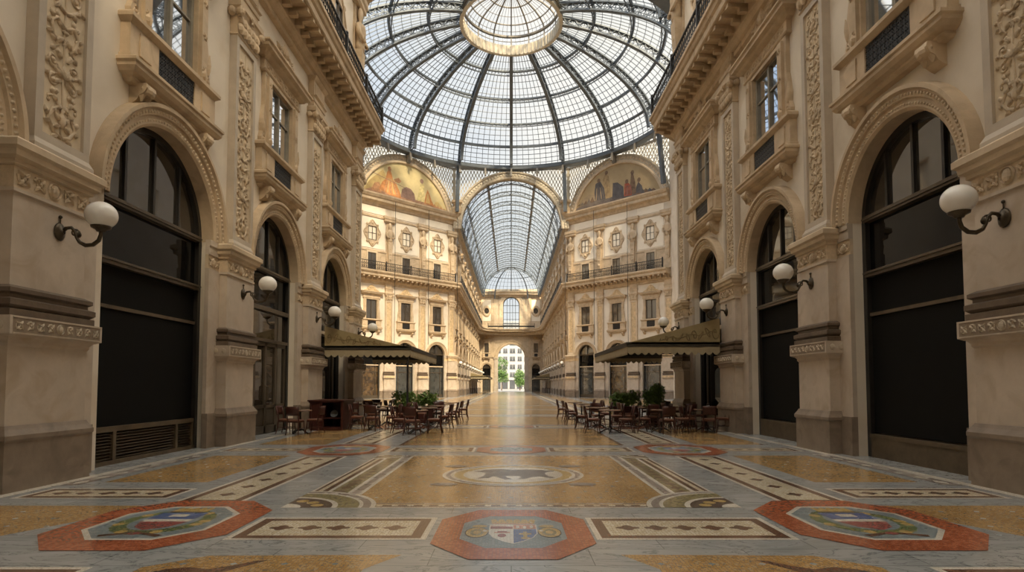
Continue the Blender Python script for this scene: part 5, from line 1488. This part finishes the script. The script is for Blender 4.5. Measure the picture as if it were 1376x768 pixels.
# oculus and lantern
RO, ZO = ell(PHO)
mb = MB(); mb.sweep([(RO*cos(-2*pi*i/64), RO*sin(-2*pi*i/64)) for i in range(64)], [(-.1,-.9),(.25,-.9),(.25,.15),(.1,.15),(.1,.05),(-.1,.05)], True)
for i in range(64): 
    a = 2*pi*i/64; mb.bar((RO*.94*cos(a),RO*.94*sin(a),-.85+ZO*0),(RO*.94*cos(a),RO*.94*sin(a),0.1),.08)
o = mb.build('oculus_ring', M['steeltan'], D); o.location = (0,0,ZO)
mb = MB(); rl = RO-.1
LZ = [0.05, 1.15]
lp = lambda a, u: (rl*cos(u)*cos(a), rl*cos(u)*sin(a), LZ[1]+1.75*sin(u))
n = 48
mb.add([(rl*cos(2*pi*i/n),rl*sin(2*pi*i/n),z) for z in LZ for i in range(n)], [(i,(i+1) % n,n+(i+1) % n,n+i) for i in range(n)])
us = [radians(x) for x in (0,15,30,45,60,75,88)]
mb.add([lp(2*pi*i/n,u) for u in us for i in range(n)], [(j*n+i,j*n+(i+1) % n,(j+1)*n+(i+1) % n,(j+1)*n+i) for j in range(len(us)-1) for i in range(n)])
lg = mb.build('lantern_glazing', M['skyglass'], D); lg.location = (0,0,ZO)
mb = MB()
for z, wv in ((.05,.12),(.6,.04),(1.15,.16)): mb.tube([(rl*cos(2*pi*i/n),rl*sin(2*pi*i/n),z) for i in range(n+1)], wv, 5, caps=False)
for u, wv in zip(us[1:], (.03,.07,.03,.07,.03,.10)): mb.tube([lp(2*pi*i/n,u) for i in range(n+1)], wv, 5, caps=False)
for k in range(64):
    a = 2*pi*k/64; wv = .13 if k % 4 == 0 else .03
    mb.bar((rl*cos(a),rl*sin(a),LZ[0]),(rl*cos(a),rl*sin(a),LZ[1]),wv)
    for u, v in zip(us[:-1] if k % 4 == 0 else us[:-2], us[1:] if k % 4 == 0 else us[1:-1]): mb.bar(lp(a,u), lp(a,v), wv)
mb.build('lantern_bars', M['steelwarm'], lg)
# flat skylight added for light and lattice reflections, and walls closing the side arms
mb = MB(); ov = [(-19.5,26.0-DZ),(19.5,26.0-DZ),(19.5,76.6-DZ),(-19.5,76.6-DZ)]
inn = [(17.3*cos(2*pi*i/64), 17.3*1.09*sin(2*pi*i/64)) for i in range(64)]
tri = tessellate_polygon([[Vector((a,b,0)) for a,b in ov],[Vector((a,b,0)) for a,b in inn]])
mb.add([(a,b,0) for a,b in ov+inn], [tuple(q) for q in tri])
o = mb.build('added_skylight', M['flatglass'], ce, loc=(0,DZ,ZR+.1)); mb = MB()
for i in range(-19, 20):
    if abs(i) < 17.3:
        yy = 18.86*sqrt(1-(i/17.3)**2); mb.bar((i,-31,0),(i,-yy,0),.07); mb.bar((i,yy,0),(i,19.4,0),.07)
    else: mb.bar((i,-31,0),(i,19.4,0),.07)
for j in range(-30, 20):
    if abs(j) < 18.86:
        xx = 17.3*sqrt(1-(j/18.86)**2); mb.bar((-19.5,j,0),(-xx,j,0),.07); mb.bar((xx,j,0),(19.5,j,0),.07)
    else: mb.bar((-19.5,j,0),(19.5,j,0),.07)
mb.build('added_skylight_bars', M['steel'], o)
for side in (-1,1):
    ya = 39.1 if side < 0 else 36.7
    rz, lx = wxf(side); a, b = sorted((lx(ya), lx(66.1))); n = [lx(ya+4+4.8*i) for i in range(5)]
    wall_face('wall_side_'+NEARNAME[side], a, b, 0, 29.7, [(c, 1.4, 5.2) for c in n], [(c-.9,c+.9,8,11.4) for c in n]+[(c-.8,c+.8,17.5,20) for c in n], (side*17.85,0,0), rz, M['plaster'], .4)
# ---------------------------------------------------------------- outside the exit arch
mb = MB(); mb.flat([(-70,YE+1.2),(70,YE+1.2),(70,300),(-70,300)], -.05); tag(mb.build('ground', M['asphalt']), kind='structure')
t = thing('office_building', 'white office building with rows of grey windows seen through the exit arch', 'building', (0,240,0))
mb = MB(); mb.box(-22,22,0,14,3.6,27); mb.box(-22,22,.4,14,0,3.6); mb.build('facade', M['bwhite'], t)
mb = MB(); mb.box(-22.3,22.3,-.4,14,26.6,27.4); mb.build('parapet', M['bwhite'], t)
for j, z in enumerate((5.0,8.2,11.4,14.6,17.8)):
    for i in range(-4,5):
        x = i*2.9+.5; w_ = 1.05 if i % 2 == 0 else .8
        mb = MB(); mb.box(x-w_,x+w_,-.08,.1,z,z+1.6); mb.box(x-w_-.1,x+w_+.1,-.2,.05,z-.14,z)
        wn = mb.build('window', M['bwin'], t)
        mb = MB(); mb.box(x-.05,x+.05,-.12,-.02,z,z+1.6); mb.box(x-w_,x+w_,-.12,-.02,z+1.05,z+1.12); mb.build('window_bars', M['bwhite'], wn)
for i in range(-4,5):
    mb = MB(); mb.box(i*2.9-.6,i*2.9+1.5,.2,.5,.2,3.2); mb.build('ground_floor_opening', M['bwin'], t)
def leaves(mb, blobs, n, size, rr, zmin=None):
    for _ in range(n):
        cx, cy_, cz, R = blobs[rr.randrange(len(blobs))]
        d = Vector((rr.gauss(0,1), rr.gauss(0,1), rr.gauss(0,1))).normalized()*R*(rr.random()**.4)
        p = Vector((cx,cy_,cz))+d; a = Vector((rr.gauss(0,1),rr.gauss(0,1),rr.gauss(0,1))).normalized(); b = a.cross(Vector((rr.gauss(0,1),rr.gauss(0,1),rr.gauss(0,1)))).normalized()
        s = size*rr.uniform(.6,1.3)
        mb.add([tuple(p-a*s),tuple(p+b*s*.42),tuple(p+a*s),tuple(p-b*s*.42)], [(0,1,2,3)])
def tree(x, y, h, w_, label, seed):
    t = thing('street_tree', label, 'tree', (x,y,0), 0, 'street trees'); rr = random.Random(seed)
    mb = MB(); mb.tube([(0,0,0),(.08,0,h*.25),(-.05,.05,h*.5),(.05,0,h*.8)], [.16,.13,.1,.05], 7)
    for k in range(5):
        a = k*1.3; mb.tube([(0,0,h*(.3+.1*k)),(w_*.25*cos(a),w_*.25*sin(a),h*(.4+.1*k))], [.06,.03], 5)
    mb.build('trunk', M['bark'], t)
    mb = MB(); bl = [(w_*.3*cos(k*2.4),w_*.3*sin(k*2.4),h*(.34+.09*(k % 7)),w_*.34) for k in range(10)]
    leaves(mb, bl, 2600, .2, rr); mb.build('foliage', M['leafout'], t)
tree(-2.7, 168, 9.6, 3.3, 'tall green street tree on the left of the exit arch', 1)
tree(2.5, 172, 5.9, 3.0, 'low green street tree on the right of the exit arch', 2)

# ---------------------------------------------------------------- awnings
def awning(s, y0, y1, xw, xf, hw_, hf, label):
    """s side, y0..y1 along the arcade, from the wall xw to the front edge xf"""
    t = thing('cafe_awning', label, 'awning', (0,0,0), 0, 'cafe awnings')
    X = lambda v: s*v
    th = .04
    def quadslab(pts, name, m, par=t):
        mb = MB(); n = len(pts); c = [Vector(p) for p in pts]; nn = (c[1]-c[0]).cross(c[2]-c[0]).normalized()*th
        mb.add([tuple(p) for p in c]+[tuple(p-nn) for p in c], [tuple(range(n)), tuple(reversed(range(n,2*n)))]+[(i,(i+1) % n,n+(i+1) % n,n+i) for i in range(n)])
        return mb.build(name, M[m], par)
    quadslab([(X(xw),y0,hw_),(X(xf),y0,hf),(X(xf),y1,hf),(X(xw),y1,hw_)], 'canopy_cloth', 'awning')
    for yy, nm in ((y0,-1),(y1,1)):
        mb = MB(); P = [(xw,hf),(xf,hf),(xw,hw_)]
        mb.add([(X(a),yy+nm*.0,b) for a,b in P]+[(X(a),yy+nm*.03,b) for a,b in P], [(0,1,2),(5,4,3),(0,1,4,3),(1,2,5,4),(2,0,3,5)])
        sp_ = mb.build('side_panel', M['awning'], t)
        if nm < 0:
            mb = MB(); L_ = xw-xf; rr = random.Random(5)
            # faded lettering-like flourishes along the side panel
            for i in range(9):
                u = .05+.075*i; x = xw-L_*u; hh = (hw_-hf)*(1-u)*.42; zc_ = hf+(hw_-hf)*(1-u)*.48
                pts = []
                for k in range(13):
                    a = k*.55; q = 1-.06*k
                    pts.append((X(x+hh*.42*q*cos(a+i)), yy-.034, zc_+hh*.75*q*sin(a*(1 if i % 2 else -1))))
                mb.tube(pts, .016, 4)
            mb.tube([(X(xw-L_*(.04+.06*k)), yy-.034, hf+(hw_-hf)*(1-.06*k)*.47+.05*sin(k*1.7)) for k in range(11)], .014, 4)
            mb.build('scroll_lettering', M['scroll'], sp_)
    # fascia band and scalloped valance along the front and the two sides
    def skirt(a, b, name1, name2):
        a = Vector((a[0],a[1],0)); b = Vector((b[0],b[1],0)); d = b-a; ln = d.length; d.normalize(); up = Vector((0,0,1))
        mb = MB(); mb.bar(tuple(a+up*(hf-.01)), tuple(b+up*(hf-.01)), .06, .16); mb.build(name1, M['awnband'], t)
        n = int(round(ln/.245)); mb = MB(); top = hf-.09; zb = hf-.27
        prev = None; pts = []
        for i in range(n):
            for k in range(6):
                u = (i+k/6)/n; pts.append((u, zb-.10*abs(sin(pi*k/6))))
        pts.append((1, zb))
        vs = []
        nr = d.cross(up)*.012
        for u, z in pts:
            p = a+d*ln*u
            for o in (nr,-nr): vs += [tuple(p+o+up*top), tuple(p+o+up*z)]
        m_ = len(pts); fs = []
        for i in range(m_-1):
            q = 4*i; fs += [(q,q+1,q+5,q+4),(q+2,q+6,q+7,q+3),(q+1,q+3,q+7,q+5)]
        mb.add(vs, fs); mb.build(name2, M['valance'], t)
    skirt((X(xf),y0),(X(xf),y1),'front_fascia','front_valance')
    skirt((X(xw),y0),(X(xf),y0),'side_fascia','side_valance')
    skirt((X(xf),y1),(X(xw),y1),'side_fascia','side_valance')
    # iron frame under the cloth and the front posts
    mb = MB()
    for k in range(5):
        yy = y0+.1+(y1-y0-.2)*k/4; mb.bar((X(xw),yy,hw_-.08),(X(xf+.05),yy,hf-.08),.05); mb.bar((X(xw),yy,hf-.12),(X(xf+.05),yy,hf-.12),.04)
    mb.build('iron_frame', M['iron'], t)
    for yy in ((y0+.12,) if s < 0 else ()):
        mb = MB(); mb.bar((X(xf+.12),yy,0),(X(xf+.12),yy,hf-.1),.07); mb.box(X(xf+.12)-.14,X(xf+.12)+.14,yy-.14,yy+.14,0,.04); mb.build('post', M['iron'], t)
    return t
awning(-1, 22.75, 30.6, 7.14, 3.86, 3.80, 2.98, 'olive awning with scalloped valance over the left cafe tables')
awning(1, 20.35, 28.2, 7.14, 3.98, 3.80, 2.95, 'olive awning with scalloped valance over the right cafe tables')
awning(-1, 104, 126, 7.1, 4.0, 3.7, 3.0, 'distant awning far down the left arcade')
awning(1, 110, 128, 7.1, 4.4, 3.7, 3.0, 'distant awning far down the right arcade')

# ---------------------------------------------------------------- cafe furniture
def make_chair():
    t = thing('cafe_chair', '', 'chair')
    mb = MB(); pl = []
    for k in range(20):
        a = 2*pi*k/20; c, s_ = cos(a), sin(a); pl.append((.215*abs(c)**.6*(1 if c > 0 else -1), .02+.21*abs(s_)**.6*(1 if s_ > 0 else -1)))
    n = len(pl)
    mb.add([(x*.97,y,.425) for x,y in pl]+[(x,y,.44) for x,y in pl]+[(x,y,.458) for x,y in pl]+[(x*.9,y*.9,.472) for x,y in pl], [tuple(reversed(range(n)))]+[(j*n+i,j*n+(i+1) % n,(j+1)*n+(i+1) % n,(j+1)*n+i) for j in range(3) for i in range(n)]+[tuple(3*n+i for i in range(n))])
    mb.build('seat', M['seat'], t)
    mb = MB(); mb.box(-.19,.19,.17,.20,.385,.43); mb.box(-.19,.19,-.18,-.15,.385,.43); mb.box(-.20,-.17,-.16,.18,.385,.43); mb.box(.17,.20,-.16,.18,.385,.43); mb.build('seat_rail', M['chair'], t)
    for s in (-1,1):
        mb = MB(); mb.tube([(s*.18,.18,.43),(s*.19,.20,.2),(s*.205,.23,0)], [.022,.018,.014], 6); mb.build('leg', M['chair'], t, True)
    for s in (-1,1):
        mb = MB(); mb.tube([(s*.205,-.25,0),(s*.185,-.19,.22),(s*.18,-.175,.44),(s*.185,-.20,.62),(s*.19,-.25,.86)], [.015,.019,.022,.02,.016], 6); mb.build('leg', M['chair'], t, True)
    # bent plywood back panel
    mb = MB(); vs = []
    N = 8
    for i in range(N+1):
        u = -1+2*i/N; x = u*.215; d = .045*(1-u*u)
        for z, yb in ((.60,-.205),(.70,-.222),(.80,-.24),(.875+.012*(1-u*u),-.255)):
            vs.append((x, yb-d, z))
    m_ = 4
    back = [(x,y-.016,z) for x,y,z in vs]
    F_ = [(i*m_+k,(i+1)*m_+k,(i+1)*m_+k+1,i*m_+k+1) for i in range(N) for k in range(m_-1)]
    q = len(vs)
    G_ = [tuple(q+j for j in reversed(f)) for f in F_]
    edge = [i*m_ for i in range(N+1)]; top = [i*m_+m_-1 for i in range(N+1)]
    E_ = [(a,q+a,q+b,b) for a,b in zip(edge,edge[1:])]+[(b,q+b,q+a,a) for a,b in zip(top,top[1:])]
    E_ += [(k,k+1,q+k+1,q+k) for k in range(m_-1)]+[(N*m_+k+1,N*m_+k,q+N*m_+k,q+N*m_+k+1) for k in range(m_-1)]
    mb.add(vs+back, F_+G_+E_); mb.build('backrest', M['chair'], t, True)
    mb = MB()
    for s in (-1,1): mb.tube([(s*.19,.2,.2),(s*.187,-.19,.2)], .011, 5)
    mb.tube([(-.19,.0,.2),(.19,.0,.2)], .011, 5); mb.build('stretcher', M['chair'], t)
    return t
def make_table():
    t = thing('cafe_table', '', 'table')
    mb = MB(); mb.lathe([(.0001,.715),(.34,.715),(.36,.722),(.36,.742),(.35,.75),(.0001,.75)], 28); mb.build('tabletop', M['tabletop'], t)
    mb = MB(); mb.lathe([(.16,.70),(.16,.715),(.03,.68),(.03,.45),(.045,.42),(.03,.39),(.035,.12),(.06,.08)], 12); mb.build('column', M['castiron'], t)
    for k in range(4):
        a = pi/4+k*pi/2; mb = MB(); mb.tube([(.03*cos(a),.03*sin(a),.14),(.14*cos(a),.14*sin(a),.11),(.25*cos(a),.25*sin(a),.05),(.31*cos(a),.31*sin(a),.015)], [.03,.026,.02,.022], 6); mb.build('foot', M['castiron'], t)
    return t
CH = Proto(make_chair); TB = Proto(make_table)
def make_caddy():
    t = thing('condiment_caddy', '', 'caddy')
    mb = MB(); mb.lathe([(.05,0),(.06,.01),(.06,.06)], 12); mb.tube([(0,0,.01),(0,0,.2)], .005, 5); mb.build('holder', M['castiron'], t)
    for k in range(2):
        mb = MB(); mb.lathe([(.018,.01),(.02,.07),(.012,.1),(.008,.13)], 8, (.025*(1 if k else -1),0,0)); mb.build('bottle', M['whiteware'], t)
    return t
CD = Proto(make_caddy)
def dinner(S, rowname, idx, x, y, seats, caddy=False, dist=.60, rr=random.Random(11)):
    """seats: string of a (aisle side) w (wall side) n (near side) f (far side)"""
    side = -1 if S == 'left' else 1
    tl = '%s table, %s row, %s cafe' % (ORD[idx], rowname, S)
    TB.put((x,y,0), rr.uniform(0,.6), 'round pedestal table, ' + tl + ', counted from the camera', 'round cafe tables')
    nm = {'a': 'aisle side', 'w': 'wall side', 'n': 'near side', 'f': 'far side'}
    for c in seats:
        ox, oy = {'a': (-side,0), 'w': (side,0), 'n': (0,-1), 'f': (0,1)}[c]
        d = dist+rr.uniform(-.05,.06); px, py = x+ox*d+rr.uniform(-.05,.05), y+oy*d+rr.uniform(-.05,.05)
        fx_, fy_ = -ox, -oy
        ang = atan2(-fx_, fy_)+rr.uniform(-.22,.22)
        CH.put((px,py,0), ang, 'wooden chair on the %s of the %s' % (nm[c], tl), 'wooden cafe chairs')
    if caddy: CD.put((x+.1,y-.05,.75), 0, 'small bottle caddy on the '+tl, 'bottle caddies')
# left cafe
for i, (y, st, cd) in enumerate(((19.3,'wan',1),(21.4,'wa',0),(23.4,'waf',0),(25.4,'wa',0),(27.6,'wa',0))):
    dinner('left','aisle',i,-3.05+.055*i,y,st,cd)
for i, (y, st, cd) in enumerate(((21.0,'wan',1),(22.9,'wa',1),(26.4,'wa',0),(28.3,'wan',0))):
    dinner('left','middle',i,-4.75,y,st,cd)
for i, (y, st, cd) in enumerate(((24.2,'wan',1),(26.6,'anf',0))):
    dinner('left','wall',i,-6.2,y,st,cd)
dinner('left','doorside',0,-6.78,19.2,'wan',0,.5)
# right cafe
for i, (y, st, cd) in enumerate(((19.5,'wa',0),(21.5,'waf',0),(23.6,'wa',0),(25.8,'wa',0),(28.0,'wa',0))):
    dinner('right','aisle',i,3.22-.06*i,y,st,cd)
for i, (y, st, cd) in enumerate(((19.7,'wan',0),(21.7,'wan',0),(23.0,'wa',0),(27.0,'wan',0))):
    dinner('right','middle',i,4.95,y,st,cd)
for i, (y, st, cd) in enumerate(((19.9,'wan',1),(22.2,'wan',0),(25.6,'wan',0))):
    dinner('right','wall',i,6.45,y,st,cd)
# planters
def planter(x, y, ln, h, label, seed, leafm='leaf'):
    t = thing('planter_box', label, 'planter', (x,y,0), 0, 'leafy planter boxes'); rr = random.Random(seed)
    mb = MB(); mb.box(-ln/2,ln/2,-.2,.2,.04,.62); mb.mould(-ln/2,ln/2,-.22,[(.2,.58),(.23,.6),(.23,.66),(.2,.68)]); mb.box(-ln/2-.03,ln/2+.03,-.23,.23,.60,.66); mb.box(-ln/2+.05,ln/2-.05,-.17,.17,0,.05); mb.build('box', M['counter'], t)
    mb = MB(); bl = [(-ln/2+ln*(k+.5)/7,0,.78+.25*(h-.75)*(k % 3),.26) for k in range(7)]+[(rr.uniform(-ln/2,ln/2),0,rr.uniform(.9,h-.2),.24) for k in range(7)]
    leaves(mb, bl, 1500, .07, rr)
    for k in range(26):
        x_ = rr.uniform(-ln/2,ln/2); mb.tube([(x_,0,.62),(x_+rr.uniform(-.1,.1),rr.uniform(-.1,.1),1.0),(x_+rr.uniform(-.2,.2),rr.uniform(-.2,.2),h)], [.008,.006,.003], 4)
    mb.build('foliage', M[leafm], t)
planter(-3.95, 24.6, 1.55, 1.35, 'wide leafy planter box among the left cafe tables', 3)
planter(4.75, 24.9, 1.0, 1.35, 'low bushy planter box among the right cafe tables', 4)
planter(5.72, 23.9, .55, 1.62, 'small tall leafy planter nearer the right wall', 5)
# service counter by the left wall
t = thing('service_counter', 'dark mahogany service counter with an open recess by the left pier', 'counter', (-6.32,20.9,0))
mb = MB()
for (a,b,c,d,e,f_) in ((-.57,-.50,-.5,.8,.1,.98),(.50,.57,-.5,.8,.1,.98),(-.57,.57,.73,.8,.1,.98),(-.2,-.14,-.5,.8,.1,.98)): mb.box(a,b,c,d,e,f_)
mb.box(-.56,.56,-.49,.79,.0,.11); mb.box(-.51,-.19,-.48,-.44,.105,.975); mb.build('carcass', M['counter'], t)
mb = MB(); mb.box(-.63,.63,-.57,.86,.99,1.04); mb.box(-.60,.60,-.53,.82,.95,1.0); mb.build('worktop', M['counter'], t)
mb = MB(); mb.box(-.47,-.23,-.495,-.482,.2,.88); mb.build('door', M['counter'], t)
mb = MB(); mb.box(-.15,.51,-.4,.74,.40,.43); mb.build('shelf', M['counter'], t)
t = thing('serving_tray', 'dark round leaning tray on the shelf of the left service counter', 'tray', (-6.15,20.75,.43))
mb = MB(); mb.lathe([(.0001,0),(.11,0),(.13,.015),(.12,.02),(.0001,.012)], 20); o = mb.build('plate', M['steel'], t); o.rotation_euler.x = 1.2; o.location = (0,0,.125)
